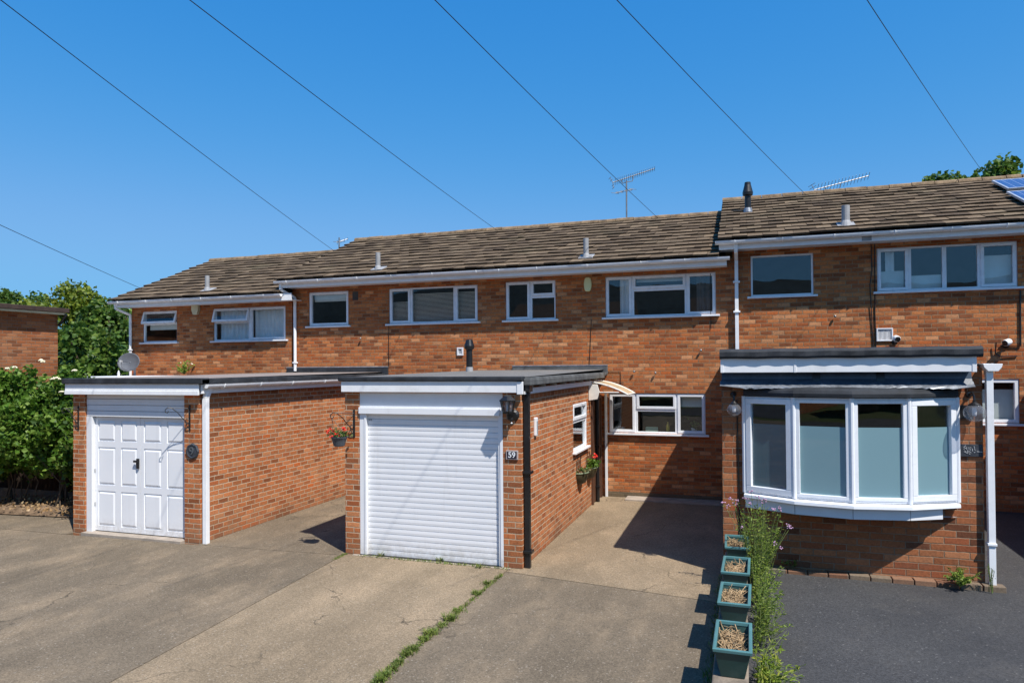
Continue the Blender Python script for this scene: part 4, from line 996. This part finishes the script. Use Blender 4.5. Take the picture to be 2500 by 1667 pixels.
# slate plaque with emblem
c = atY(2367, 1099, EY); pl = thing('slate_plaque', (c.x, EY, c.z), 'rectangular slate plaque with worn emblem under the right globe lamp', 'plaque')
sw, shh = .128, .072
MB().box(c.x-sw, c.x+sw, EY-.02, EY-.001, c.z-shh, c.z+shh).build('slate', M_slate, pl, bevel=.004)
em = MB(); S = 2*sw/1560
def stroke(x0, y0, x1, y1, r=.0035):
    f = lambda x, y: (c.x + (x-1040)*S, EY-.022, c.z - (y-790)*S*1.0)
    em.tube([f(x0, y0), f(x1, y1)], r, 5)
for s_ in ((640,600,780,440),(640,560,700,560),(820,540,860,600),(960,540,975,720),(1040,570,1110,590),(640,690,700,740),(800,690,860,700),(660,860,880,990),(880,760,890,960),(1060,690,1080,760),(1060,870,1080,960),(970,1000,1040,1060),(1280,470,1310,620),(1310,680,1350,770),(1280,930,1340,880),(960,780,975,930),(1180,650,1190,830),(1450,850,1800,870),(700,620,840,640),(760,830,780,880)): stroke(*s_)
em.build('emblem', plain('pale_engraving',(.42,.43,.44),.6,.3), pl)

# neighbouring garage outside the right edge: throws the shade beside the extension
ng = thing('garage', (6.3, 9.2, .1), 'flat roofed brick garage just beyond the right edge', 'garage', 'flat roofed brick garages')
MB().box(5.15, 7.8, 9.4, YW, .0, 2.75).build('wall', M_brick_w, ng); MB().box(5.02, 7.95, 9.2, YW-.02, 2.752, 2.9).build('roof', M_felt, ng, bevel=.01)

# ------------------------------------------------------------------ low wall, planters
lw = MB(); lw.box(-.265, .005, 4.2, 9.385, -.1, .295); tag(lw.build('low_wall', M_wallcap, bevel=.012), 'low concrete wall between the two drives under the green planters', 'wall')
def planter(yc, lab, seed):
    random.seed(seed)
    x0, x1, y0, y1 = -.255, .032, yc-.32, yc+.32; zb, zt = .298, .530
    t = thing('planter', ((x0+x1)/2, yc, zb), lab, 'planter', 'green planters along the low wall')
    def rect(i, z, j=None): j = i if j is None else j; return [(x0+i,y0+j,z),(x1-i,y0+j,z),(x1-i,y1-j,z),(x0+i,y1-j,z)]
    L = [rect(.055, zb), rect(.018, zt-.03), rect(.0, zt-.03)]
    tb = MB(); P = rect(.055, zb) + rect(.012, zt-.028) + rect(.02, zt-.028) + rect(.06, zb+.02)
    f = [(0,3,2,1)] + [(i, (i+1) % 4, 4+(i+1) % 4, 4+i) for i in range(4)] + [(4+i, 4+(i+1) % 4, 8+(i+1) % 4, 8+i) for i in range(4)] + [(8+i, 8+(i+1) % 4, 12+(i+1) % 4, 12+i) for i in range(4)] + [(12,13,14,15)]
    tb.add(P, f); tb.build('tub', M_green, t, bevel=.006)
    rm_ = MB(); P = rect(.0, zt-.03) + rect(-.004, zt-.004) + rect(.004, zt) + rect(.024, zt) + rect(.026, zt-.03)
    rm_.add(P, [(4*k+i, 4*k+(i+1) % 4, 4*k+4+(i+1) % 4, 4*k+4+i) for k in range(4) for i in range(4)] + [(16+i, 16+(i+1) % 4, (i+1) % 4, i) for i in range(4)])
    rm_.build('rim', M_greenrim, t, bevel=.004)
    so = MB(); N = 10; so.sheet([[(x0+.04+(x1-x0-.08)*i/N, y0+.04+(y1-y0-.08)*j/14, zt-.107+.03*R()) for i in range(N+1)] for j in range(15)]); so.build('soil', M_soil, t)
    dm = MB()
    for i in range(random.choice((90,140,200,240))):
        p = Vector((rnd(x0+.05,x1-.05), rnd(y0+.05,y1-.06), rnd(zt-.102,zt-.077))); a = rnd(0, 6.28); L = rnd(.04,.15); el = abs(random.gauss(.15,.4))
        d = Vector((math.cos(a)*math.cos(el), math.sin(a)*math.cos(el), math.sin(el)))
        q1 = p + d*L*.5 + Vector((rnd(-.015,.015), rnd(-.015,.015), rnd(0,.02))); q2 = p + d*L + Vector((rnd(-.02,.02), rnd(-.02,.02), 0))
        for q_ in (q1, q2): q_.x = min(max(q_.x, x0+.03), x1-.03); q_.y = min(max(q_.y, y0+.03), y1-.03)
        dm.tube([p, q1, q2], rnd(.0022,.005), 4)
    dm.build('dead_stems', M_stem, t)
    t.rotation_euler.z = random.uniform(-.035, .035)
planter(5.90, 'green plastic trough planter nearest the camera, full of tangled dead stems', 1)
planter(6.99, 'second nearest green planter of dry stems, right end bent outwards', 2)
planter(7.98, 'third green planter from the camera, between two like it on the low wall', 3)
planter(9.03, 'farthest green planter, against the brick pier below the left globe lamp', 4)
random.seed(21)

# ------------------------------------------------------------------ plants
def leaf_quad(mb, p, size, d=None, up=None, asp=.5):
    d = d or Vector((random.gauss(0,1), random.gauss(0,1), random.gauss(0,.7))); d = d.normalized()
    s = d.cross(Vector((random.gauss(0,1), random.gauss(0,1), random.gauss(0,1)))); s = s.normalized()*size*asp; n = d.cross(s).normalized()*size*.12
    k = len(mb.v); a = p - d*size*.5; b = p + d*size*.5
    mb.v += [tuple(a), tuple(p+s+n), tuple(b), tuple(p-s+n)]; mb.f += [(k,k+1,k+2),(k,k+2,k+3)]; mb.mi += [0,0]; mb.tint += [None,None]
def crown(mb, blobs, per, size, shell=.55, inner=True):
    for (c, r) in blobs:
        c = Vector(c); n = int(per*r[0]*r[2])
        for i in range(n):
            v = Vector((random.gauss(0,1), random.gauss(0,1), random.gauss(0,1))).normalized()
            k = (shell + (1-shell)*R()) * (1 + .16*math.sin(v.x*7+c.x*3)*math.sin(v.z*6+c.z) + random.gauss(0,.05))
            p = c + Vector((v.x*r[0], v.y*r[1], v.z*r[2]))*k
            leaf_quad(mb, p, size*rnd(.6,1.35))
def tree(base, blobs, per, size, lab, mat, cat='tree', name='tree', group=None, trunk_r=.16):
    t = thing(name, base, lab, cat, group); b = Vector(base)
    mb = MB()
    top = max(c[0][2] for c in blobs)
    mb.tube([b, b+Vector((.1,.05,(top-b.z)*.35)), b+Vector((-.05,.1,(top-b.z)*.8))], [trunk_r, trunk_r*.8, trunk_r*.3], 8)
    for (c, r) in blobs:
        c = Vector(c); s = b + (c-b)*.25; s.x = b.x; s.y = b.y
        mb.tube([s, s+(c-s)*.5+Vector((0,0,.2)), c, c+Vector((r[0]*.4*rnd(-1,1),0,r[2]*.5))], [trunk_r*.5, trunk_r*.35, trunk_r*.22, .02], 6)
    mb.build('trunk', M_bark, t)
    cm = MB(); crown(cm, blobs, per, size); cm.build('crown', mat, t, recalc=False)
    return t
def blobs_from(cx, cy, cz, rx, ry, rz, n, br):
    out = [((cx, cy, cz), (rx*.72, ry*.72, rz*.75))]
    for i in range(n):
        a = rnd(0, 6.28); e = rnd(-.8, 1.25)
        out.append(((cx+rx*math.cos(a)*math.cos(e)*.75, cy+ry*math.sin(a)*math.cos(e)*.75, cz+rz*math.sin(e)*.75), (br*rnd(.7,1.3),)*3))
    return out
# far trees at left: crown tops read off the photograph, placed at their real distance
def far_tree(px, py, Y, rx, rz, n, lab, mat, per=520, size=.2):
    top = atY(px, py, Y)
    tree((top.x, Y, 0), blobs_from(top.x, Y, top.z-rz, rx, rx, rz, n, rx*.36), per, size, lab, mat, group=None)
far_tree(150, 690, 27, 2.7, 3.0, 16, 'tallest rounded green tree between the flat roofed house and the terrace', M_treey)
far_tree(255, 722, 24, 1.9, 2.6, 14, 'dense dark tree crown tight against the end wall of the terrace', M_tree)
far_tree(225, 770, 20.5, 1.9, 2.6, 12, 'low dark bushy tree in front of the taller ones at left', M_tree)
far_tree(60, 712, 30, 2.1, 2.6, 10, 'bushy tree rising just above the flat brown roof', M_tree)
far_tree(8, 708, 38, 2.2, 2.5, 9, 'thin wispy tree at the left edge beside a white chimney', M_tree)
far_tree(300, 745, 30, 2.3, 3.0, 12, 'yellow green tree half hidden by the lowest eaves', M_treey)
top = atY(2430, 408, 30); tree((top.x, 30, 0), blobs_from(top.x-.2, 30, top.z-1.0, 1.15, 1.0, 1.35, 16, .5), 480, .17, 'green tree top rising behind the ridge at the right', M_tree, group=None)
top = atY(2318, 436, 30); tree((top.x, 30, 0), blobs_from(top.x-.1, 30, top.z-.85, .8, .8, 1.15, 12, .4), 480, .17, 'smaller tree top peeping over the ridge left of another', M_tree, group=None)

# elder bush by the left garage
bb = [((-13.2,10.2,1.0),(.85,.6,.42)), ((-11.9,10.1,.95),(.6,.5,.38)), ((-14.6,10.1,1.0),(.8,.6,.45)), ((-15.6,10.3,1.8),(1.0,.9,.95)), ((-12.35,10.5,1.55),(1.05,.9,.68)), ((-13.7,10.4,2.2),(.85,.7,.55)), ((-13.4,10.3,1.65),(1.0,.9,.8)), ((-11.6,10.3,1.45),(.6,.65,.55)), ((-14.4,10.2,1.85),(1.1,.9,.9)), ((-12.7,9.9,1.35),(.95,.6,.6)), ((-11.45,10.0,1.35),(.55,.5,.55)), ((-13.0,10.3,2.2),(.6,.6,.45)), ((-11.4,10.1,1.85),(.42,.45,.28)), ((-13.7,9.8,1.2),(.8,.6,.55))]
et = thing('elder_bush', (-12.5,10.6,0), 'bright green bush with flat cream flower heads beside the panelled garage', 'bush')
mb = MB()
for i in range(16):
    x = rnd(-14.6,-11.1); y = rnd(10.0,10.8); mb.tube([(x,y,0),(x+rnd(-.2,.2),y-.1,.7),(x+rnd(-.5,.5),y+rnd(-.3,.2),1.6)], [.035,.028,.015], 6)
for i in range(24):
    x = rnd(-14.6,-11.1); y = rnd(9.7,10.4); mb.tube([(x,y,0),(x+rnd(-.15,.15),y+.1,.5),(x+rnd(-.4,.4),y+rnd(-.3,.2),1.1)], [.014,.011,.006], 5)
mb.build('stem', M_bark, et)
cm = MB(); bb2 = []
for (c_, r_) in bb:
    bb2.append((c_, tuple(x*.8 for x in r_)))
    for i in range(9):
        v = Vector((random.gauss(0,1), random.gauss(0,1)-.5, random.gauss(0,1)+.2)).normalized()
        bb2.append(((c_[0]+v.x*r_[0]*.85, c_[1]+v.y*r_[1]*.85, c_[2]+v.z*r_[2]*.85), (rnd(.16,.34),)*3))
crown(cm, bb2, 2300, .09, .35); cm.build('foliage', M_leaf, et, recalc=False)
for (px, py) in ((136,926),(18,900),(36,897),(104,883),(182,905),(165,940),(100,880),(150,957)):
    p = atY(px, py, 9.9); fh = MB(); rr = .10 if (px, py) == (136,926) else .045
    for i in range(int(500*rr)+14):
        a = rnd(0,6.28); r_ = rr*math.sqrt(R()); fh.lathe(p+Vector((r_*math.cos(a), r_*math.sin(a)*.8, .35*rr*(1-(r_/rr)**2)+rnd(-.01,.01))), [(0,-.012),(.013,0),(0,.012)], 5)
    fh.build('flower_head', M_creamfl, et, recalc=False)
# old fence behind the bush
fe = thing('timber_fence', (-13,11.5,0), 'dark old timber fence in shade behind the bush', 'fence')
mb = MB(); x = -19
while x < -10.75:
    mb.obox((x,11.45,0), (1,0,rnd(-.02,.02)), (0,1,0), (rnd(-.03,.03),0,1), (0,.14), (0,.02), (0,1.6+rnd(-.06,.06))); x += .155
mb.build('boards', M_wood, fe)
mb = MB(); mb.box(-19,-10.7,11.475,11.52,.35,.43); mb.box(-19,-10.7,11.475,11.52,1.2,1.28); mb.build('rail', M_wood, fe)
for x in (-15.8,-13.9,-12.1,-10.8): MB().box(x,x+.09,11.52,11.61,0,1.7).build('post', M_wood, fe)
lt = MB()
for i in range(500):
    p = Vector((rnd(-14.5,-11.0), rnd(9.3,10.5), .1+.05*R())); leaf_quad(lt, p, rnd(.03,.07))
tag(lt.build('leaf_litter', leafmat('dry_leaf',(.2,.12,.05),(.3,.19,.09),(.38,.28,.15),.1), recalc=False), kind='stuff', label='dry brown leaf litter on soil under the bush', cat='leaf litter')

# weeds in the joints: grass
gm = MB()
def tuft(p, n, h, sp):
    for i in range(n):
        a = rnd(0,6.28); b = p + Vector((random.gauss(0,sp), random.gauss(0,sp), 0)); L = h*rnd(.5,1.25); lean = rnd(.3,1.3)
        d = Vector((math.cos(a)*lean, math.sin(a)*lean, 1)).normalized(); s = Vector((-math.sin(a), math.cos(a), 0))*rnd(.0025,.005)
        m_ = b + d*L*.55; e = b + d*L + Vector((math.cos(a), math.sin(a), -.6))*L*.25
        k = len(gm.v); gm.v += [tuple(b-s), tuple(b+s), tuple(m_+s), tuple(m_-s), tuple(e)]; gm.f += [(k,k+1,k+2,k+3),(k+3,k+2,k+4)]; gm.mi += [0,0]; gm.tint += [None,None]
LN = (j2a-j2b)
for (px, py, n, sp, h) in ((1213,1411,30,.03,.05),(1187,1425,90,.055,.07),(1163,1449,110,.06,.07),(1120,1491,120,.06,.07),(1100,1512,150,.06,.08),(1080,1527,80,.05,.06),(1051,1548,170,.06,.08),(1035,1560,160,.05,.08),(1008,1585,160,.055,.08),(994,1597,150,.05,.08),(972,1620,130,.05,.08),(960,1632,120,.05,.08),(940,1650,140,.05,.08),(925,1663,140,.05,.08)):
    tuft(atZ(px, py, 0), int(n*.85), h*rnd(.6,1.05), sp*.55)
for i in range(420):
    s = R(); p = j2a + (j2b-j2a)*s*1.15; tuft(p + Vector((random.gauss(0,.012),0,0)), 3, .03, .015)
for i in range(170):
    x = rnd(-5.3,-3.0); tuft(Vector((x, 8.79+rnd(-.02,.02), 0)), 4, rnd(.015,.04), .018)
for (px, py, n) in ((1075,1368,60),(1170,1385,25),(930,1358,30),(935,1352,20)): tuft(atZ(px, py, 0), n, .09, .03)
for i in range(60):
    s = R(); tuft(j1a + (j1b-j1a)*s*.08, 3, .02, .02)
for i in range(200): tuft(Vector((-.29+rnd(-.05,.01), rnd(4.6,9.3), 0)), 3, rnd(.03,.09), .02)
tag(gm.build('grass', M_grass, recalc=False), kind='stuff', label='green grass and moss growing in the driveway joints', cat='grass')

def weed(p, n, h, sp, lab, mat=M_weed, name='weed', blade=(.02,.06), flowers=None, asp=.3):
    t = thing(name, p, lab, 'weed'); p = Vector(p); lf = MB(); sm = MB()
    for i in range(n):
        a = rnd(0,6.28); lean = rnd(.05,.9)*sp; L = h*rnd(.5,1)
        tip = p + Vector((math.cos(a)*lean, math.sin(a)*lean, L)); mid = p + (tip-p)*.5 + Vector((0,0,L*.15))
        sm.tube([p+Vector((rnd(-.03,.03),rnd(-.03,.03),0)), mid, tip], .003, 4)
        for k in range(9):
            s = rnd(.2,1.05); q_ = p + (tip-p)*s + Vector((rnd(-.02,.02),rnd(-.02,.02),rnd(-.02,.02))); leaf_quad(lf, q_, rnd(*blade), None, None, asp)
    sm.build('stem', M_gstem, t, recalc=False); lf.build('leaves', mat, t, recalc=False)
    if flowers:
        for i in range(flowers[1]):
            MB().lathe(p+Vector((rnd(-sp,sp),rnd(-sp,sp)*.4,h*rnd(.7,1.1))), [(0,-.02),(.025,0),(0,.015)], 6).build('flower', flowers[0], t, recalc=False)
    return t
weed(Vector((atY(450,912,13.9).x,13.9,2.56)), 26, .34, .42, 'yellow green weed growing on the garage roof against the lowest house', blade=(.03,.09), flowers=(M_creamfl,3))
weed(Vector((2.33,9.22,.15)), 22, .19, .2, 'fern like weed at the foot of the pier by the white downpipe', blade=(.03,.09), asp=.22)
weed(Vector((2.62,9.2,.1)), 7, .34, .07, 'thin dry weed stem against the foot of the white downpipe', blade=(.008,.02))
weed(atZ(1935,1390,.12), 12, .15, .2, 'small weed on the edging bricks near the flowering shrub', blade=(.02,.05))
# flowering border plant behind the planters
bp = thing('border_plant', (.15,7.0,.1), 'feathery green border plant with mauve flower heads behind the planters', 'plant')
lf = MB(); sm = MB()
def spray(p, tip, nleaf, size, sr=.0035):
    p, tip = Vector(p), Vector(tip); mid = p + (tip-p)*.5 + Vector((rnd(-.04,.04), rnd(-.04,.04), .05)); sm.tube([p, mid, tip], [sr, sr*.8, sr*.5], 4)
    for k in range(nleaf):
        s = rnd(.08,1); q_ = p + (tip-p)*s + Vector((0,0,.1*s*(1-s))); d = Vector((random.gauss(0,1), random.gauss(0,1), rnd(-.3,1.0)))
        leaf_quad(lf, q_ + d.normalized()*size*.5, size*rnd(.6,1.3), d, None, .16)
for i in range(115):
    y = rnd(6.6, 9.15); w = .08 + .2*R(); x = .06 + w*.5*R()
    hgt = rnd(.15,.48) + (.30 if y > 8.3 else 0)
    spray((x, y, .1), (x + rnd(-.06,.26), y + rnd(-.22,.18), .1+hgt), 22, .042)
for i in range(26):    # tall stems near the pier
    x = rnd(.0,.25); y = rnd(8.5,9.1); spray((x,y,.1), (x+rnd(-.15,.2), y+rnd(-.2,.1), rnd(.8,1.05)), 26, .05)
heads = [(1765,1225,8.9),(1783,1215,8.9),(1792,1228,8.9),(1776,1234,8.9),(1800,1222,8.9),(1818,1216,8.8),(1830,1228,8.8),(1833,1200,8.8),(1848,1212,8.8),(1862,1222,8.8),(1868,1218,8.8),(1888,1243,8.7),(1905,1245,8.7),(1903,1238,8.7),(1924,1283,8.6),(1928,1289,8.6),(1892,1326,8.5),(1905,1336,8.5),(1812,1287,8.8)]
for (px, py, Y) in heads:
    p = atY(px, py, Y); root = Vector((.1+rnd(-.05,.1), Y+rnd(-.1,.1), .25)); spray(root, p, 12, .035, .004)
    fl_ = MB()
    for k in range(6):
        q_ = p + Vector((random.gauss(0,.013), random.gauss(0,.013), random.gauss(0,.010))); fl_.lathe(q_, [(0,-.009),(.010,0),(0,.009)], 5)
    fl_.build('flower_head', M_pink, bp, recalc=False)
sm.build('stem', M_gstem, bp, recalc=False); lf.build('leaves', M_weed, bp, recalc=False)
bp2 = thing('border_plant', (.2,5.3,.1), 'bushy yellow green plant behind the nearest planter', 'plant')
lf = MB(); sm = MB()
for i in range(150):
    y = rnd(4.4, 6.2); x = .05+.14*R(); spray((x,y,.1), (x+rnd(-.05,.26), y+rnd(-.25,.2), .1+rnd(.06,.30)), 14, .055)
for (px, py) in ((1920,1540),(1885,1560),(1910,1590),(1935,1650),(1900,1625)):
    p = atZ(px, py, .35); spray((.12, min(max(p.y, 4.7), 6.1), .1), p, 10, .05)
sm.build('stem', M_gstem, bp2, recalc=False); lf.build('leaves', leafmat('yellowish_leaf',(.13,.21,.02),(.24,.34,.04),(.44,.44,.08),.45), bp2, recalc=False)

# ------------------------------------------------------------------ hanging basket, wall troughs
bk, hook = scroll_bracket(-5.385, MY, 2.05, 'black scroll bracket holding the red geranium basket')
hb = thing('hanging_basket', (hook.x, hook.y, 1.55), 'slate grey hanging basket of red geraniums by the roller shutter garage', 'basket')
c = Vector((atY(828,1075,hook.y).x, hook.y, atY(828,1066,hook.y).z))
MB().lathe(c, [(0,-.135),(.062,-.135),(.08,-.125),(.096,-.06),(.112,-.014),(.122,-.013),(.124,.005),(.112,.005),(.106,-.014),(0,-.02)], 22).build('pot', M_slatepot, hb, smooth=False)
ch = MB()
for i in range(3):
    a = i*2.09+.4; ch.tube([c+Vector((.115*math.cos(a),.115*math.sin(a),0)), hook], .003, 4)
ch.build('chain', M_iron, hb)
lf = MB()
for i in range(110): leaf_quad(lf, c+Vector((random.gauss(0,.06), random.gauss(0,.055), abs(random.gauss(.02,.045)))), rnd(.03,.055), None, None, .5)
lf.build('leaves', M_gera, hb, recalc=False)
for (dx, dy, dz) in ((-.2,.0,.12),(-.15,-.05,.13),(-.12,.0,.08),(.11,-.03,.17),(.12,.02,.15),(-.02,-.08,.07),(.06,-.1,.03),(-.09,-.12,.02),(-.22,-.04,.1)):
    fh = MB()
    for k in range(10): leaf_quad(fh, c+Vector((dx*.8+random.gauss(0,.014), dy*.7+random.gauss(0,.014), dz*.75+random.gauss(0,.011))), .03, None, None, .5)
    fh.build('flower', M_red, hb, recalc=False)
def wall_trough(px, py, lab, full):
    c = atX(px, py, -2.76); t = thing('wall_trough', (-2.84, c.y, c.z), lab, 'planter', 'half round planters on the garage side wall')
    n = 10; pts = lambda r, z: [(-2.838 + r*math.sin(math.pi*i/n), c.y - r*1.35*math.cos(math.pi*i/n), z) for i in range(n+1)]
    mb = MB(); mb.sheet([pts(.17, c.z+.1), pts(.165, c.z+.04), pts(.12, c.z-.08), pts(.06, c.z-.11)]); mb.sheet([pts(.15, c.z+.1), pts(.15, c.z+.02)]); mb.build('trough', M_olive, t, smooth=True)
    MB().tube(pts(.17, c.z+.1), .014, 6).build('rim', M_weed if False else plain('mossy_rim',(.16,.2,.12),.6,.3), t)
    MB().add(pts(.15, c.z+.06), [tuple(range(n+1))]).build('soil', M_soil, t)
    bkp = MB()
    for k in range(4 if not full else 5):
        yy = c.y - .2 + .1*k; bkp.tube([(-2.832, yy, c.z+.1), (-2.832, yy+.01, c.z+.32+.06*(k % 2))], .006, 5)
    bkp.build('back_rail', M_iron, t)
    lf = MB(); N = 240 if full else 60
    for i in range(N): leaf_quad(lf, Vector((-2.75+random.gauss(0,.06), c.y+random.gauss(0,.11), c.z+.13+abs(random.gauss(0,.05 if full else .02)))), rnd(.035,.06), None, None, .5)
    lf.build('leaves', M_gera if not full else M_leaf, t, recalc=False)
    if full:
        for (dy, dz) in ((-.02,.3),(.14,.3),(.18,.28)):
            fh = MB()
            for k in range(12): leaf_quad(fh, Vector((-2.72+random.gauss(0,.015), c.y+dy+random.gauss(0,.016), c.z+dz+random.gauss(0,.014))), .036, None, None, .5)
            fh.build('flower', M_red, t, recalc=False)
wall_trough(1424, 1166, 'olive half round wall planter, nearly bare, under the garage window', False)
wall_trough(1446, 1153, 'wall planter of green leaves and red flowers beyond a nearly bare one', True)
bkk = MB(); c = atX(1443, 1000, -2.84); bkk.obox((-2.835, c.y, c.z), (0,1,0), (1,0,0), Zv, (-.02,.02), (0,.02), (-.2,.2)); tag(bkk.build('iron_bracket', M_iron), 'thin black iron strip bracket on brick beside the small garage window', 'bracket')

# ------------------------------------------------------------------ satellite dish
c = atY(318,885,13.75); t = thing('satellite_dish', (c.x, 13.9, 2.4), 'grey oval satellite dish on a pole before the lowest house corner', 'satellite dish')
ax = Vector((.25,-1,.22)).normalized(); x_ = ax.cross(Zv).normalized(); y_ = x_.cross(ax)
mb = MB(); rows = []
for i in range(9):
    r_ = i/8; rows.append([tuple(c + x_*(.30*r_*math.cos(a)) + y_*(.245*r_*math.sin(a)) + ax*(.07*r_*r_)) for a in [2*math.pi*j/28 for j in range(29)]])
mb.sheet(rows); o = mb.build('reflector', M_dish, t, smooth=True); sm_ = o.modifiers.new('thick', 'SOLIDIFY'); sm_.thickness = .008
MB().tube([c - y_*.24 + ax*.05, c - y_*.2 + ax*.3, c + ax*.36 - y_*.05], .012, 6).build('arm', M_dish, t)
MB().lathe(c + ax*.36 - y_*.05, [(0,-.03),(.03,-.025),(.03,.04),(0,.045)], 10, ax).build('feed_horn', M_vent, t)
MB().tube([(c.x+.03,13.86,2.3),(c.x+.03,13.86,c.z)], .03, 8).build('pole', M_vent, t)

# ------------------------------------------------------------------ left background building, porch
fb = thing('flat_roofed_house', (-16.5,9,0), 'flat roofed red brick building with dark brown eaves at the left edge', 'building')
pt = atX(141,800,-16.5); YE2 = pt.y
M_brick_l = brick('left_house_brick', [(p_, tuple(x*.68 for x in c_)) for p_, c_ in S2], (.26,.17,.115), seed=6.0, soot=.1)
ztop = atX(139,766,-16.5).z
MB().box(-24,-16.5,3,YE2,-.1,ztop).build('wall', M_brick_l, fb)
rp = atX(170,763,-15.95)
MB().box(-24.5,-16.22,2,YE2+.10,ztop+.02,ztop+.13).build('roof', M_brownwood, fb, bevel=.01)
MB().box(-24.4,-16.28,2,YE2+.04,ztop-.03,ztop+.018).build('soffit', M_cream, fb)
MB().tube([(-16.45,YE2-.02,ztop-.3),(-16.36,YE2+.0,ztop-.2),(-16.26,YE2+.05,ztop-.02)], .035, 6).build('waste_pipe', M_black, fb)
c = atY(4, 735, 40); t = thing('chimney', (c.x,40,0), 'white chimney stack above the brown flat roof at the left edge', 'chimney')
MB().box(c.x-.9,c.x+.45,39.6,40.4,3,c.z+.35).build('stack', M_white, t); MB().box(c.x-1,c.x+.55,39.5,40.5,c.z+.35,c.z+.55).build('cap', M_fascia, t); MB().box(c.x-.15,c.x+.25,39.58,39.6,c.z-.1,c.z+.25).build('recess', M_roomd, t)
po = thing('porch', (-14,12.5,0), 'low white edged flat porch roof behind the panelled garage', 'porch')
MB().box(-15.2,-13.35,12,13.9,2.46,2.53).build('roof', M_white, po, bevel=.01); MB().box(-15.0,-13.5,12.1,13.9,0,2.46).build('wall', M_brick_g, po)
MB().lathe((-13.42,12.05,2.53), [(.04,0),(.04,.02),(.022,.035),(.032,.07),(.02,.10),(.008,.14),(0,.145)], 10).build('finial', M_white, po, smooth=True)

# ------------------------------------------------------------------ overhead wires
def wire(p0, p1, Y1, lab):
    a = Vector(p0); b = Vector(p1); d = b - a; e = a - d*(420/d.y)     # extend upwards beyond the frame
    near = CAM + ray(e.x, e.y)*5.0; far = atY(b.x, b.y, Y1)
    pts = []
    for i in range(25):
        s = i/24; q_ = near + (far-near)*s; q_.z -= .05*4*s*(1-s); pts.append(q_)
    tag(MB().tube(pts, .0052, 6).build('overhead_wire', M_black), lab, 'wire', 'overhead telephone wires crossing the sky')
wire((8.5,0), (819,615), 17.3, 'overhead wire ending by the short stubby aerial')
wire((471,0), (1217,565), 17.3, 'overhead wire meeting the middle of the terrace ridge')
wire((1068,0), (1610,536), 17.5, 'overhead wire passing the tall mast aerial')
wire((1512.6,0), (1970,478), 17.3, 'overhead wire ending near the long sloping aerial')
wire((2121.6,0), (2399,420), 19.0, 'steepest overhead wire, ending at the tree top right of all others')
wire((-600,260), (348,706), 13.9, 'lowest overhead wire, ending at the left tip of the lowest roof')

# ------------------------------------------------------------------ what stands across the road (seen only in the window panes)
hl = MB(); rows = []
for j, (y, k) in enumerate(((-120,0),(-160,.55),(-210,.9),(-260,1.0))):
    rows.append([(-400+20*i, y, -1 + k*(34.5 + 3*math.sin(i*.5)+1.5*math.sin(i*1.3))) for i in range(41)])
hl.sheet(rows); tag(hl.build('hills', plain('wooded_hill', (.032,.046,.05), .95, .1, var=.5, nscale=.3, fine=2.0)), kind='structure')
tag(MB().box(-60, 60, -17, -10, -.118, -.10).build('road', M_tar), kind='structure')
def opposite(x, first=None):
    if first:
        o = copy_tree(first); o.location.x = x; return o
    oh = thing('detached_house', (x,-27,0), 'pale roofed house across the road behind the viewpoint', 'house', 'houses across the road')
    mb = MB(); ho = [(x-3.6,x-1.8,.9,2.2),(x+1.4,x+3.4,.9,2.2),(x-3.4,x-1.9,3.4,4.5),(x+1.6,x+3.2,3.4,4.5)]
    fo = (Vector((0,-22,0)), Vector((1,0,0)), Vector((0,-1,0)))
    wall(mb, fo, x-4.6, x+4.6, -.1, 5.0, ho, .1)
    mb.add([(x-4.6,-22,-.1),(x-4.6,-31,-.1),(x-4.6,-31,5),(x-4.6,-26.5,7.6),(x-4.6,-22,5)], [(0,1,2,3,4)]); mb.add([(x+4.6,-22,-.1),(x+4.6,-31,-.1),(x+4.6,-31,5),(x+4.6,-26.5,7.6),(x+4.6,-22,5)], [(0,1,2,3,4)])
    mb.build('wall', M_brick, oh, recalc=False)
    MB().prism([(x-4.9,-21.5,4.85),(x-4.9,-31.5,4.85),(x-4.9,-26.5,7.75)], (9.8,0,0)).build('roof', plain('brown_plain_roof',(.11,.08,.06),.9,.2,var=.3), oh)
    for h_ in ho:
        m2 = MB(); ring(m2, fo, *h_, .06, .03, .08); wd = m2.build('window', M_upvc, oh); MB().obox(*fo, Zv, (h_[0]+.05,h_[1]-.05), (.06,.09), (h_[2]+.05,h_[3]-.05)).build('pane', M_roomd, wd)
    return oh
o0 = opposite(-13.0)
for x in (-26.5, 1.0, 14.5, 28.0): opposite(x, o0)
# things on the kitchen window ledge
fp = thing('flower_pot', (-.98, 14.5, 1.33), 'small white flower pot behind the right pane of the kitchen window', 'pot')
MB().lathe((-.98,14.47,1.325), [(0,0),(.045,0),(.06,.1),(.05,.1),(.045,.03)], 14).build('pot', M_digit, fp); lf = MB()
for i in range(60): leaf_quad(lf, Vector((-.98+random.gauss(0,.05),14.47+random.gauss(0,.04),1.47+random.gauss(0,.05))), .06)
lf.build('leaves', M_gera, fp, recalc=False)
bx = MB().box(-1.95,-1.70,14.44,14.54,1.325,1.42); tag(bx.build('tissue_box', plain('pale_green_card',(.35,.48,.36),.7,.3), bevel=.006), 'pale green box on the ledge behind the kitchen window', 'box')
bo = MB().lathe((-1.5,14.47,1.325), [(0,0),(.035,0),(.035,.13),(.014,.18),(.014,.21),(0,.21)], 12); tag(bo.build('bottle', plain('yellow_plastic',(.6,.45,.06),.4,.5)), 'yellow bottle on the ledge behind the kitchen window', 'bottle')
SC.render.film_transparent = False
